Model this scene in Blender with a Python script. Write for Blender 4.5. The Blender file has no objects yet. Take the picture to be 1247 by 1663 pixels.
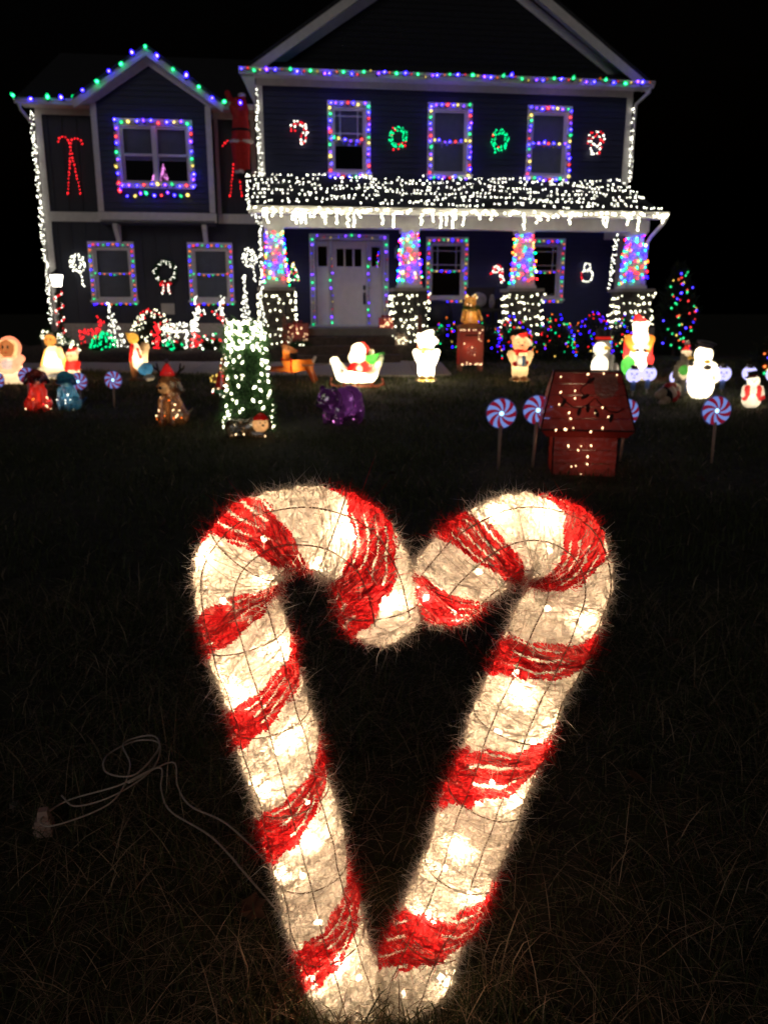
import bpy, bmesh, math, random
import numpy as np
from mathutils import Vector, Matrix
random.seed(11)
rng = np.random.default_rng(7)
SC = bpy.context.scene
COL = SC.collection
R = math.radians
PI = math.pi

# ---------------------------------------------------------------- camera, sky, sun, exposure
cd = bpy.data.cameras.new('camera')
cam = bpy.data.objects.new('camera', cd)
COL.objects.link(cam)
cam.location = (0, 0, 1.14)
cam.rotation_euler = (R(90 - 14), 0, 0)
cd.sensor_fit = 'VERTICAL'
cd.sensor_height = 36
cd.sensor_width = 27
cd.lens = 28
cd.clip_start = 0.02
cd.clip_end = 3000
cd.dof.use_dof = True
cd.dof.focus_distance = 1.22
cd.dof.aperture_fstop = 7.0
SC.camera = cam

w = bpy.data.worlds.new('World')
SC.world = w
w.use_nodes = True
wn = w.node_tree
wn.nodes.clear()
wo = wn.nodes.new('ShaderNodeOutputWorld')
wb = wn.nodes.new('ShaderNodeBackground')
ws = wn.nodes.new('ShaderNodeTexSky')
ws.sky_type = 'NISHITA'
ws.sun_disc = False
ws.sun_elevation = R(-4)
ws.sun_rotation = R(200)
wb.inputs['Strength'].default_value = 0.035
wn.links.new(ws.outputs[0], wb.inputs[0])
wn.links.new(wb.outputs[0], wo.inputs[0])

sl = bpy.data.lights.new('night_glow', 'SUN')      # faint street glow from behind the camera
sl.energy = 0.215
sl.angle = R(25)
sl.color = (1.0, 0.95, 0.90)
so = bpy.data.objects.new('night_glow', sl)
so.rotation_euler = (R(72), 0, R(-14))
COL.objects.link(so)

SC.view_settings.view_transform = 'Standard'
SC.view_settings.look = 'None'
SC.view_settings.exposure = 0.0
SC.view_settings.gamma = 1.0
SC.view_settings.use_curve_mapping = False
SC.cycles.use_denoising = True
SC.cycles.use_light_tree = True
SC.cycles.sample_clamp_indirect = 2.5
SC.cycles.max_bounces = 6
SC.cycles.diffuse_bounces = 3
SC.cycles.glossy_bounces = 3
SC.cycles.transparent_max_bounces = 16
SC.cycles.caustics_reflective = False
SC.cycles.caustics_refractive = False

# ---------------------------------------------------------------- materials
MATS = {}


def _new(name):
    m = bpy.data.materials.new(name)
    m.use_nodes = True
    n = m.node_tree
    n.nodes.clear()
    return m, n, n.nodes.new('ShaderNodeOutputMaterial')


def mat(name, col, rough=0.7, var=0.25, scale=6.0, spec=0.35, metal=0.0, bump=0.0, col2=None, coord='Object', stretch=(1, 1, 1)):
    if name in MATS:
        return MATS[name]
    m, n, out = _new(name)
    p = n.nodes.new('ShaderNodeBsdfPrincipled')
    p.inputs['Roughness'].default_value = rough
    p.inputs['Specular IOR Level'].default_value = spec
    p.inputs['Metallic'].default_value = metal
    tc = n.nodes.new('ShaderNodeTexCoord')
    mp = n.nodes.new('ShaderNodeMapping')
    mp.inputs['Scale'].default_value = stretch
    n.links.new(tc.outputs[coord], mp.inputs['Vector'])
    ns = n.nodes.new('ShaderNodeTexNoise')
    ns.inputs['Scale'].default_value = scale
    ns.inputs['Detail'].default_value = 6
    n.links.new(mp.outputs[0], ns.inputs['Vector'])
    cr = n.nodes.new('ShaderNodeValToRGB')
    c2 = col2 or tuple(min(1, c * (1 + var)) for c in col)
    c1 = tuple(c * (1 - var) for c in col)
    cr.color_ramp.elements[0].position = 0.3
    cr.color_ramp.elements[1].position = 0.7
    cr.color_ramp.elements[0].color = (*c1, 1)
    cr.color_ramp.elements[1].color = (*c2, 1)
    n.links.new(ns.outputs['Fac'], cr.inputs[0])
    n.links.new(cr.outputs[0], p.inputs['Base Color'])
    if bump:
        b = n.nodes.new('ShaderNodeBump')
        b.inputs['Strength'].default_value = bump
        b.inputs['Distance'].default_value = 0.01
        n.links.new(ns.outputs['Fac'], b.inputs['Height'])
        n.links.new(b.outputs[0], p.inputs['Normal'])
    n.links.new(p.outputs[0], out.inputs[0])
    MATS[name] = m
    return m


def emis(name, col, s):
    if name in MATS:
        return MATS[name]
    m, n, out = _new(name)
    e = n.nodes.new('ShaderNodeEmission')
    e.inputs[0].default_value = (*col, 1)
    e.inputs[1].default_value = s
    n.links.new(e.outputs[0], out.inputs[0])
    MATS[name] = m
    return m


def island(name, c1, c2, rough=0.6, trans=0.35, spec=0.3):
    """leaf or blade material: a tint per piece, some light through it"""
    if name in MATS:
        return MATS[name]
    m, n, out = _new(name)
    g = n.nodes.new('ShaderNodeNewGeometry')
    cr = n.nodes.new('ShaderNodeValToRGB')
    cr.color_ramp.elements[0].color = (*c1, 1)
    cr.color_ramp.elements[1].color = (*c2, 1)
    n.links.new(g.outputs['Random Per Island'], cr.inputs[0])
    p = n.nodes.new('ShaderNodeBsdfPrincipled')
    p.inputs['Roughness'].default_value = rough
    p.inputs['Specular IOR Level'].default_value = spec
    t = n.nodes.new('ShaderNodeBsdfTranslucent')
    mx = n.nodes.new('ShaderNodeMixShader')
    mx.inputs[0].default_value = trans
    n.links.new(cr.outputs[0], p.inputs['Base Color'])
    n.links.new(cr.outputs[0], t.inputs[0])
    n.links.new(p.outputs[0], mx.inputs[1])
    n.links.new(t.outputs[0], mx.inputs[2])
    n.links.new(mx.outputs[0], out.inputs[0])
    MATS[name] = m
    return m


def shell(name, col, clear=0.15, gloss=0.08, diff=0.25, noise=0.0, nscale=60.0, rough=0.3):
    """thin skin with a bulb inside: moulded plastic, tinsel net or film"""
    if name in MATS:
        return MATS[name]
    m, n, out = _new(name)
    t = n.nodes.new('ShaderNodeBsdfTranslucent')
    d = n.nodes.new('ShaderNodeBsdfDiffuse')
    tr = n.nodes.new('ShaderNodeBsdfTransparent')
    g = n.nodes.new('ShaderNodeBsdfGlossy')
    g.inputs['Roughness'].default_value = rough
    g.inputs[0].default_value = (0.9, 0.9, 0.9, 1)
    tc = n.nodes.new('ShaderNodeTexCoord')
    ns = n.nodes.new('ShaderNodeTexNoise')
    ns.inputs['Scale'].default_value = nscale
    ns.inputs['Detail'].default_value = 4
    n.links.new(tc.outputs['Object'], ns.inputs['Vector'])
    cr = n.nodes.new('ShaderNodeValToRGB')
    cr.color_ramp.elements[0].position = 0.3
    cr.color_ramp.elements[1].position = 0.7
    cr.color_ramp.elements[0].color = (*[c * 0.85 for c in col], 1)
    cr.color_ramp.elements[1].color = (*col, 1)
    n.links.new(ns.outputs['Fac'], cr.inputs[0])
    n.links.new(cr.outputs[0], t.inputs[0])
    n.links.new(cr.outputs[0], d.inputs[0])
    tr.inputs[0].default_value = (*[min(1, c ** 0.5) for c in col], 1)
    m1 = n.nodes.new('ShaderNodeMixShader')
    m1.inputs[0].default_value = diff
    n.links.new(t.outputs[0], m1.inputs[1])
    n.links.new(d.outputs[0], m1.inputs[2])
    m2 = n.nodes.new('ShaderNodeMixShader')
    n.links.new(m1.outputs[0], m2.inputs[1])
    n.links.new(tr.outputs[0], m2.inputs[2])
    if noise:
        mr = n.nodes.new('ShaderNodeMapRange')
        mr.inputs['From Min'].default_value = 0.35
        mr.inputs['From Max'].default_value = 0.65
        mr.inputs['To Min'].default_value = max(0, clear - noise)
        mr.inputs['To Max'].default_value = min(1, clear + noise)
        n.links.new(ns.outputs['Fac'], mr.inputs['Value'])
        n.links.new(mr.outputs[0], m2.inputs[0])
        b = n.nodes.new('ShaderNodeBump')
        b.inputs['Strength'].default_value = 0.6
        b.inputs['Distance'].default_value = 0.01
        n.links.new(ns.outputs['Fac'], b.inputs['Height'])
        for q in (t, d, g):
            n.links.new(b.outputs[0], q.inputs['Normal'])
    else:
        m2.inputs[0].default_value = clear
    m3 = n.nodes.new('ShaderNodeMixShader')
    m3.inputs[0].default_value = gloss
    n.links.new(m2.outputs[0], m3.inputs[1])
    n.links.new(g.outputs[0], m3.inputs[2])
    n.links.new(m3.outputs[0], out.inputs[0])
    MATS[name] = m
    return m


def glass(name, refl=0.12, tint=(0.9, 0.95, 1.0)):
    if name in MATS:
        return MATS[name]
    m, n, out = _new(name)
    tr = n.nodes.new('ShaderNodeBsdfTransparent')
    tr.inputs[0].default_value = (*tint, 1)
    g = n.nodes.new('ShaderNodeBsdfGlossy')
    g.inputs['Roughness'].default_value = 0.03
    mx = n.nodes.new('ShaderNodeMixShader')
    mx.inputs[0].default_value = refl
    n.links.new(tr.outputs[0], mx.inputs[1])
    n.links.new(g.outputs[0], mx.inputs[2])
    n.links.new(mx.outputs[0], out.inputs[0])
    MATS[name] = m
    return m


TRIM = mat('white_trim', (0.72, 0.69, 0.67), 0.5, 0.08, 9)
GABLE = mat('gable_siding_shaded', (0.012, 0.012, 0.016), 0.8, 0.3, 14)  # siding colour blackened to stand for the shade high in the gable
SIDING = mat('navy_siding', (0.025, 0.029, 0.074), 0.55, 0.15, 14, stretch=(0.3, 1, 4))
SIDEDK = mat('slate_siding', (0.027, 0.030, 0.046), 0.6, 0.15, 14, stretch=(4, 1, 0.3))
SHINGLE = mat('dark_shingle', (0.03, 0.03, 0.034), 0.85, 0.45, 25, bump=0.4)
CONC = mat('concrete', (0.42, 0.38, 0.35), 0.85, 0.2, 20, bump=0.3)
STONE = mat('pier_stone', (0.085, 0.075, 0.068), 0.85, 0.4, 12, bump=0.5)
STEPM = mat('step_stone', (0.09, 0.07, 0.06), 0.8, 0.3, 14, bump=0.3)
DOORM = mat('door_paint', (0.84, 0.74, 0.64), 0.45, 0.05, 8)
BLACK = mat('black_metal', (0.012, 0.012, 0.013), 0.4, 0.2, 20)
CORD = mat('green_cord', (0.012, 0.025, 0.016), 0.6, 0.2, 20)
WCORD = mat('white_cord', (0.42, 0.35, 0.31), 0.5, 0.15, 40)
WIRE = mat('frame_wire', (0.17, 0.12, 0.08), 0.5, 0.3, 40, metal=0.5)
BLIND = mat('blind', (0.42, 0.4, 0.4), 0.6, 0.1, 8)
GLASS = glass('window_glass', 0.13)
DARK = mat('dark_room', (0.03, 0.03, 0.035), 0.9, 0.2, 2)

PAL = {'blue': ((0.018, 0.005, 1.0), 14.0), 'green': ((0.0, 1.0, 0.30), 3.0), 'red': ((1.0, 0.015, 0.022), 4.0),
       'yellow': ((1.0, 0.66, 0.12), 3.5), 'orange': ((1.0, 0.18, 0.02), 3.5), 'purple': ((0.10, 0.008, 1.0), 7.0),
       'white': ((1.0, 0.95, 0.66), 7.0), 'cool': ((1.0, 0.97, 0.80), 7.0), 'warm': ((1.0, 0.66, 0.34), 6.0), 'pink': ((1.0, 0.28, 0.75), 1.6), 'deep': ((0.006, 0.002, 1.0), 17.0)}


HOT = {'blue': (0.30, 0.22, 1.0), 'green': (0.25, 1.0, 0.62), 'red': (1.0, 0.28, 0.25), 'yellow': (1.0, 0.9, 0.5), 'orange': (1.0, 0.55, 0.25), 'purple': (0.6, 0.25, 1.0), 'white': (1, 1, 0.9), 'cool': (1, 1, 1), 'warm': (1, 0.8, 0.5), 'pink': (1, 0.6, 0.9), 'deep': (0.3, 0.2, 1)}


def bulb_glass(c, k):
    """coloured bulb glass: glows and lets the hot core show"""
    name = 'bulb_glass_%s_%g' % (c, k)
    if name in MATS:
        return MATS[name]
    m, n, out = _new(name)
    e = n.nodes.new('ShaderNodeEmission')
    e.inputs[0].default_value = (*PAL[c][0], 1)
    e.inputs[1].default_value = PAL[c][1] * 0.30 * k
    tr = n.nodes.new('ShaderNodeBsdfTransparent')
    tr.inputs[0].default_value = (*[min(1.0, 0.25 + q) for q in PAL[c][0]], 1)
    mx = n.nodes.new('ShaderNodeMixShader')
    mx.inputs[0].default_value = 0.45
    n.links.new(e.outputs[0], mx.inputs[1])
    n.links.new(tr.outputs[0], mx.inputs[2])
    n.links.new(mx.outputs[0], out.inputs[0])
    MATS[name] = m
    return m


def bulbm(c, k=1.0):
    col, s = PAL[c]
    return emis('bulb_%s_%g' % (c, k), col, s * k)


# ---------------------------------------------------------------- mesh helpers
class MB:
    def __init__(s):
        s.v, s.f, s.m = [], [], []

    def add(s, vs, fs, mi=0):
        o = len(s.v)
        s.v += [tuple(p) for p in vs]
        s.f += [tuple(i + o for i in f) for f in fs]
        s.m += [mi] * len(fs)
        return s

    def box(s, x0, x1, y0, y1, z0, z1, mi=0, M=None):
        vs = [Vector((x, y, z)) for z in (z0, z1) for y in (y0, y1) for x in (x0, x1)]
        if M is not None:
            vs = [M @ p for p in vs]
        return s.add(vs, [(0, 2, 3, 1), (4, 5, 7, 6), (0, 1, 5, 4), (2, 6, 7, 3), (0, 4, 6, 2), (1, 3, 7, 5)], mi)

    def frustum(s, cx, cy, z0, z1, hx0, hy0, hx1, hy1, mi=0, dx=0, dy=0):
        vs = []
        for z, hx, hy, ox, oy in ((z0, hx0, hy0, 0, 0), (z1, hx1, hy1, dx, dy)):
            vs += [(cx + ox + a * hx, cy + oy + b * hy, z) for a, b in ((-1, -1), (1, -1), (1, 1), (-1, 1))]
        return s.add(vs, [(0, 3, 2, 1), (4, 5, 6, 7), (0, 1, 5, 4), (1, 2, 6, 5), (2, 3, 7, 6), (3, 0, 4, 7)], mi)

    def prism(s, poly, y0, y1, mi=0):
        """polygon in x,z extruded along y"""
        n = len(poly)
        vs = [(x, y0, z) for x, z in poly] + [(x, y1, z) for x, z in poly]
        fs = [tuple(range(n)), tuple(range(2 * n - 1, n - 1, -1))]
        fs += [(i, i + n, (i + 1) % n + n, (i + 1) % n) for i in range(n)]
        return s.add(vs, fs, mi)

    def tube(s, pts, r, n=6, mi=0, close=False, cap=True):
        pts = [Vector(p) for p in pts]
        k = len(pts)
        rs = r if isinstance(r, (list, tuple)) else [r] * k
        vs, up = [], None
        for i, p in enumerate(pts):
            a = pts[(i - 1) % k] if (close or i > 0) else p
            b = pts[(i + 1) % k] if (close or i < k - 1) else p
            t = (b - a)
            t = t.normalized() if t.length > 1e-9 else Vector((0, 0, 1))
            if up is None:
                up = t.orthogonal().normalized()
            up = up - t * up.dot(t)
            up = up.normalized() if up.length > 1e-6 else t.orthogonal().normalized()
            q = t.cross(up)
            for j in range(n):
                an = 2 * PI * j / n
                vs.append(p + (up * math.cos(an) + q * math.sin(an)) * rs[i])
        fs = []
        for i in range(k if close else k - 1):
            i2 = (i + 1) % k
            for j in range(n):
                j2 = (j + 1) % n
                fs.append((i * n + j, i * n + j2, i2 * n + j2, i2 * n + j))
        if cap and not close:
            fs.append(tuple(range(n - 1, -1, -1)))
            fs.append(tuple((k - 1) * n + j for j in range(n)))
        return s.add(vs, fs, mi)

    def lathe(s, prof, n=16, cx=0, cy=0, mi=0, M=None):
        vs = []
        for r, z in prof:
            for j in range(n):
                p = Vector((cx + r * math.cos(2 * PI * j / n), cy + r * math.sin(2 * PI * j / n), z))
                vs.append(M @ p if M is not None else p)
        k = len(prof)
        fs = [(i * n + j, i * n + (j + 1) % n, (i + 1) * n + (j + 1) % n, (i + 1) * n + j) for i in range(k - 1) for j in range(n)]
        fs += [tuple(range(n - 1, -1, -1)), tuple((k - 1) * n + j for j in range(n))]
        return s.add(vs, fs, mi)

    def ell(s, c, r, nu=12, nv=8, mi=0, M=None):
        c = Vector(c)
        prof = []
        vs = []
        for i in range(nv + 1):
            a = -PI / 2 + PI * i / nv
            for j in range(nu):
                b = 2 * PI * j / nu
                p = Vector((r[0] * math.cos(a) * math.cos(b), r[1] * math.cos(a) * math.sin(b), r[2] * math.sin(a)))
                vs.append(c + (M @ p if M is not None else p))
        fs = [(i * nu + j, i * nu + (j + 1) % nu, (i + 1) * nu + (j + 1) % nu, (i + 1) * nu + j) for i in range(nv) for j in range(nu)]
        return s.add(vs, fs, mi)

    def build(s, name, mats, parent=None, smooth=False):
        me = bpy.data.meshes.new(name)
        me.from_pydata(s.v, [], s.f)
        for m in (mats if isinstance(mats, (list, tuple)) else [mats]):
            me.materials.append(m)
        if len(me.materials) > 1:
            me.polygons.foreach_set('material_index', s.m)
        if smooth:
            me.polygons.foreach_set('use_smooth', [True] * len(me.polygons))
        me.update()
        return link(name, me, parent)


def link(name, me, parent=None):
    o = bpy.data.objects.new(name, me)
    COL.objects.link(o)
    if parent is not None:
        o.parent = parent
    return o


def npmesh(name, V, F, mats, parent=None, mi=None, smooth=False):
    """V (n,3), F (m,k) all faces of one size"""
    me = bpy.data.meshes.new(name)
    k = F.shape[1]
    me.vertices.add(len(V))
    me.vertices.foreach_set('co', V.astype(np.float32).ravel())
    me.loops.add(F.size)
    me.loops.foreach_set('vertex_index', F.astype(np.int32).ravel())
    me.polygons.add(len(F))
    me.polygons.foreach_set('loop_start', np.arange(0, F.size, k, dtype=np.int32))
    for m in (mats if isinstance(mats, (list, tuple)) else [mats]):
        me.materials.append(m)
    if mi is not None:
        me.polygons.foreach_set('material_index', mi.astype(np.int32))
    if smooth:
        me.polygons.foreach_set('use_smooth', np.ones(len(F), dtype=bool))
    me.update(calc_edges=True)
    me.validate()
    return link(name, me, parent)


def tag(o, label=None, cat=None, group=None, kind=None):
    if label:
        o['label'] = label
    if cat:
        o['category'] = cat
    if group:
        o['group'] = group
    if kind:
        o['kind'] = kind
    return o


def thing(name, loc, label, cat, group=None, rz=0.0, rx=0.0, ry=0.0):
    o = bpy.data.objects.new(name, None)
    o.empty_display_size = 0.05
    COL.objects.link(o)
    o.location = loc
    o.rotation_euler = (rx, ry, rz)
    return tag(o, label, cat, group)


def gz(y):
    return 0.2 * min(max((y - 6) / 9, 0), 1)


TH = R(7)
HO = Vector((0, 18.9, 0))
HM = Matrix.Translation(HO) @ Matrix.Rotation(TH, 4, 'Z')


def hw(u, v, z):
    return HM @ Vector((u, v, z))


def hthing(name, u, v, z, label, cat, group=None):
    return thing(name, hw(u, v, z), label, cat, group, rz=TH)


# ---------------------------------------------------------------- ground
xs = [-400, -120, -40, -20] + [x * 0.5 for x in range(-30, 31)] + [20, 40, 120, 400]
ys = [-30, -5, 0] + [y * 0.25 for y in range(2, 65)] + [17, 18, 20, 25, 40, 90, 300, 900]
gm = MB()
nx = len(xs)
for y in ys:
    for x in xs:
        n_ = 0.012 * math.sin(2.3 * x + 1.1 * y) * math.sin(1.7 * y - 0.6 * x) if abs(x) < 20 and 2 < y < 16 else 0
        gm.v.append((x, y, gz(y) + n_))
for j in range(len(ys) - 1):
    for i in range(nx - 1):
        a = j * nx + i
        gm.f.append((a, a + 1, a + nx + 1, a + nx))
        gm.m.append(0)
SOIL = mat('lawn_soil', (0.045, 0.036, 0.026), 0.95, 0.5, 9, bump=0.6, col2=(0.06, 0.06, 0.032))
tag(gm.build('ground', SOIL, smooth=True), kind='structure')

# curved concrete walk in front of the steps
near = [(-9, 15.3), (-5.7, 14.1), (-3.2, 13.3), (-0.6, 12.85), (0.5, 12.8), (1.1, 13.1)]
far = [(-9, 17.0), (-5.9, 16.4), (-3.4, 15.9), (-2.7, 15.7), (0.5, 16.1), (1.1, 15.6)]
for k in range(5):                                   # poured slabs with joints between
    a, b, c, d = Vector((*near[k], 0)), Vector((*near[k + 1], 0)), Vector((*far[k + 1], 0)), Vector((*far[k], 0))
    if k == 0:
        walk = tag(bpy.data.objects.new('path', None), kind='structure')
        COL.objects.link(walk)
    for q in range(2):
        t0, t1 = q / 2 + 0.004, (q + 1) / 2 - 0.004
        P = [a.lerp(b, t0), a.lerp(b, t1), d.lerp(c, t1), d.lerp(c, t0)]
        mb = MB()
        vs = [(p.x, p.y, gz(p.y) - 0.05) for p in P] + [(p.x, p.y, gz(p.y) + 0.025 + 0.003 * q) for p in P]
        mb.add(vs, [(4, 5, 6, 7), (0, 1, 5, 4), (1, 2, 6, 5), (2, 3, 7, 6), (3, 0, 4, 7)])
        mb.build('slab', CONC, walk)

# raised mulch bed along the house wing
mb = MB()
nu = 24
for j, (v, z) in enumerate(((-2.6, 0.14), (-2.35, 0.34), (-1.2, 0.42), (0.6, 0.45))):
    for i in range(nu + 1):
        u = -8.2 + 5.45 * i / nu
        p = hw(u, v + 0.12 * math.sin(i * 0.9), z + 0.03 * math.sin(i * 1.7 + j) + (0.02 * random.random()))
        mb.v.append(tuple(p))
for j in range(3):
    for i in range(nu):
        a = j * (nu + 1) + i
        mb.f.append((a, a + 1, a + nu + 2, a + nu + 1))
        mb.m.append(0)
MULCH = mat('mulch', (0.05, 0.035, 0.024), 0.95, 0.5, 18, bump=1.0)
tag(mb.build('garden_bed', MULCH, smooth=True), kind='structure')

# ---------------------------------------------------------------- house
house = hthing('house', 0, 0, 0, 'dark blue two-storey house with white trim, front porch and gables', 'house')


def wall_pieces(u0, u1, z0, z1, ops):
    us = sorted({u0, u1, *[a for o in ops for a in o[:2] if u0 < a < u1]})
    out = []
    for a, b in zip(us[:-1], us[1:]):
        m = (a + b) / 2
        z = z0
        for o in sorted([o for o in ops if o[0] < m < o[1]], key=lambda o: o[2]):
            if o[2] > z:
                out.append((a, b, z, o[2]))
            z = max(z, o[3])
        if z < z1:
            out.append((a, b, z, z1))
    return out


def wall(u0, u1, z0, z1, v, ops, style, m):
    pcs = wall_pieces(u0, u1, z0, z1, ops)
    mb = MB()
    for a, b, c, d in pcs:
        mb.box(a, b, v, v + 0.18, c, d)
    w_ = mb.build('wall', m, house)
    mb = MB()
    if style == 'h':
        P = 0.115
        for a, b, c, d in pcs:
            k = math.floor(c / P)
            while k * P < d:
                z0_, z1_ = max(c, k * P), min(d, (k + 1) * P)
                if z1_ - z0_ > 0.004:
                    f0, f1 = 1 - (z0_ - k * P) / P, 1 - (z1_ - k * P) / P
                    y0, y1 = v - 0.003 - 0.016 * f0, v - 0.003 - 0.016 * f1
                    mb.add([(a, y0, z0_), (b, y0, z0_), (b, y1, z1_), (a, y1, z1_), (a, v - .001, z0_), (b, v - .001, z0_)], [(0, 1, 2, 3), (4, 5, 1, 0)])
                k += 1
    else:
        for a, b, c, d in pcs:
            u = math.ceil(a / 0.3) * 0.3
            while u < b - 0.02:
                if u > a + 0.02:
                    mb.box(u - 0.022, u + 0.022, v - 0.02, v - 0.001, c, d)
                u += 0.3
    tag(mb.build('siding', m, w_), kind='stuff')
    return w_


def rect_frame(mb, u0, u1, z0, z1, w_, v0, v1):
    mb.box(u0, u1, v0, v1, z1 - w_, z1)
    mb.box(u0, u1, v0, v1, z0, z0 + w_)
    mb.box(u0, u0 + w_, v0, v1, z0 + w_, z1 - w_)
    mb.box(u1 - w_, u1, v0, v1, z0 + w_, z1 - w_)


def window(u0, u1, z0, z1, v, prairie=False, blind=True, halves=1, bl_low=False):
    """double hung: casing, sill, sashes, panes, muntins, blind"""
    mb = MB()
    rect_frame(mb, u0 - 0.10, u1 + 0.10, z0 - 0.10, z1 + 0.12, 0.105, v - 0.045, v - 0.021)
    rect_frame(mb, u0, u1, z0, z1, 0.02, v - 0.03, v + 0.16)
    cs = mb.build('window', TRIM, house)
    MB().box(u0 - 0.13, u1 + 0.13, v - 0.085, v - 0.047, z0 - 0.055, z0 - 0.012).build('sill', TRIM, cs)
    zm = (z0 + z1) / 2
    hw_ = (u1 - u0) / halves
    for h in range(halves):
        a, b = u0 + 0.022 + h * hw_, u0 + (h + 1) * hw_ - 0.022
        for (c, d, y) in ((zm - 0.02, z1 - 0.022, 0.02), (z0 + 0.022, zm + 0.02, 0.055)):
            mb = MB()
            rect_frame(mb, a, b, c, d, 0.042, v + y, v + y + 0.03)
            mb.build('sash', TRIM, cs)
            MB().box(a + 0.04, b - 0.04, v + y + 0.012, v + y + 0.018, c + 0.04, d - 0.04).build('pane', GLASS, cs)
        if prairie:
            c, d, y = zm + 0.02, z1 - 0.064, v + 0.012
            q = 0.11
            for uu in (a + 0.042 + q, b - 0.042 - q):
                MB().box(uu - 0.008, uu + 0.008, y, y + 0.012, c, d).build('muntin', TRIM, cs)
            for zz in (c + q, d - q):
                MB().box(a + 0.042, b - 0.042, y + 0.002, y + 0.010, zz - 0.008, zz + 0.008).build('muntin', TRIM, cs)
    if halves == 2:
        um = (u0 + u1) / 2
        MB().box(um - 0.045, um + 0.045, v - 0.04, v + 0.1, z0 + 0.021, z1 - 0.021).build('mullion', TRIM, cs)
    if blind:
        mb = MB()
        z = z1 - 0.05
        zl = z0 + 0.03 if bl_low else zm - 0.1
        while z > zl:
            mb.add([(u0 + 0.03, v + 0.115, z), (u1 - 0.03, v + 0.115, z), (u1 - 0.03, v + 0.135, z - 0.032), (u0 + 0.03, v + 0.135, z - 0.032)], [(0, 1, 2, 3)])
            z -= 0.042
        bo = tag(mb.build('blind', BLIND, cs), kind='stuff')
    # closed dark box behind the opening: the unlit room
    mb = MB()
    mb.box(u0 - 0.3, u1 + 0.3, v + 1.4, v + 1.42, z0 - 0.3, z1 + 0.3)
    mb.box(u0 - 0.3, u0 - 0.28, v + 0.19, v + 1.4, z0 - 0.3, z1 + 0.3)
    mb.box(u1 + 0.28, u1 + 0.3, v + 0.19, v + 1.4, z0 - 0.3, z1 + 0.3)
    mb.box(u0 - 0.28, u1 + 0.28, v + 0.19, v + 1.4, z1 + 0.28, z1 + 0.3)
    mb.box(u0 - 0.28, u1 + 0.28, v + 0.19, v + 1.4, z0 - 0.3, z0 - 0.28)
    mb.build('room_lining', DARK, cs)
    return cs


# openings (u0,u1,z0,z1): casing is drawn 0.1 outside them
UP = [(-1.13, -0.40, 4.16, 5.46), (1.06, 1.85, 4.16, 5.48), (3.30, 4.12, 4.17, 5.49)]
LO = [(1.06, 1.84, 1.48, 2.70), (3.30, 4.12, 1.48, 2.70)]
DOOR = (-1.55, -0.02, 0.85, 2.74)
WLO = [(-6.46, -5.66, 1.44, 2.57), (-4.30, -3.50, 1.44, 2.57)]
WUP = [(-5.62, -4.20, 3.85, 5.0)]
wall(-2.72, 5.60, 3.3, 6.02, 0, UP, 'h', SIDING)
wall(-2.72, 5.60, 0.85, 3.3, 0, LO + [DOOR], 'h', SIDING)
wall(-7.40, -2.72, 0.92, 3.12, 0.5, WLO, 'v', SIDEDK)
wall(-7.40, -6.15, 3.12, 5.45, 0.5, [], 'v', SIDEDK)
wall(-3.72, -2.72, 3.12, 5.45, 0.5, [], 'v', SIDEDK)
wall(-6.15, -3.72, 3.10, 5.45, 0.05, WUP, 'h', SIDING)
for uu in UP:
    window(*uu, 0, prairie=(uu is UP[0]), bl_low=(uu is not UP[0]))
for uu in LO:
    window(*uu, 0, prairie=True, blind=False)
for uu in WLO:
    window(*uu, 0.5, bl_low=True)
window(*WUP[0], 0.05, halves=2)

# other sides, so the house is closed
mb = MB()
mb.box(-2.72, -2.54, 0.18, 10, 0.2, 6.02)
mb.box(5.42, 5.60, 0.18, 10, 0.2, 6.02)
mb.box(-2.54, 5.42, 9.8, 10, 0.2, 6.02)
mb.box(-7.40, -7.22, 0.68, 8, 0.2, 5.45)
mb.box(-7.22, -2.72, 7.8, 8, 0.2, 5.45)
mb.box(-6.15, -5.97, 0.23, 0.68, 3.1, 5.45)
mb.box(-3.90, -3.72, 0.23, 0.68, 3.1, 5.45)
mb.box(-6.15, -3.72, 0.0, 0.5, 3.03, 3.1)
mb.build('side_wall', SIDEDK, house)
mb = MB()
mb.box(-7.44, -2.73, 0.44, 0.68, 0.2, 0.92)
mb.build('foundation', CONC, house)

# gable wall and its courses
SL = 0.675
AP, EZ = 1.44, 6.04
mb = MB()
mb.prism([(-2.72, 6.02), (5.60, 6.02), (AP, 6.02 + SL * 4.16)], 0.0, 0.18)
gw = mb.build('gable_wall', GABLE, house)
mb = MB()
z = 6.03
while z < 8.7:
    h0, h1 = (8.828 - z) / SL, (8.828 - z - 0.115) / SL
    mb.add([(AP - h0, -0.019, z), (AP + h0, -0.019, z), (AP + h1, -0.003, z + 0.115), (AP - h1, -0.003, z + 0.115)], [(0, 1, 2, 3)])
    z += 0.115
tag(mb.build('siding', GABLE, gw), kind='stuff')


def roof_slab(name, pts_uz, v0, v1, th, m=SHINGLE):
    """sloping slab between two (u,z) points"""
    (a, b), (c, d) = pts_uz
    mb = MB()
    mb.prism([(a, b), (c, d), (c, d + th), (a, b + th)], v0, v1)
    return mb.build(name, m, house)


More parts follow.
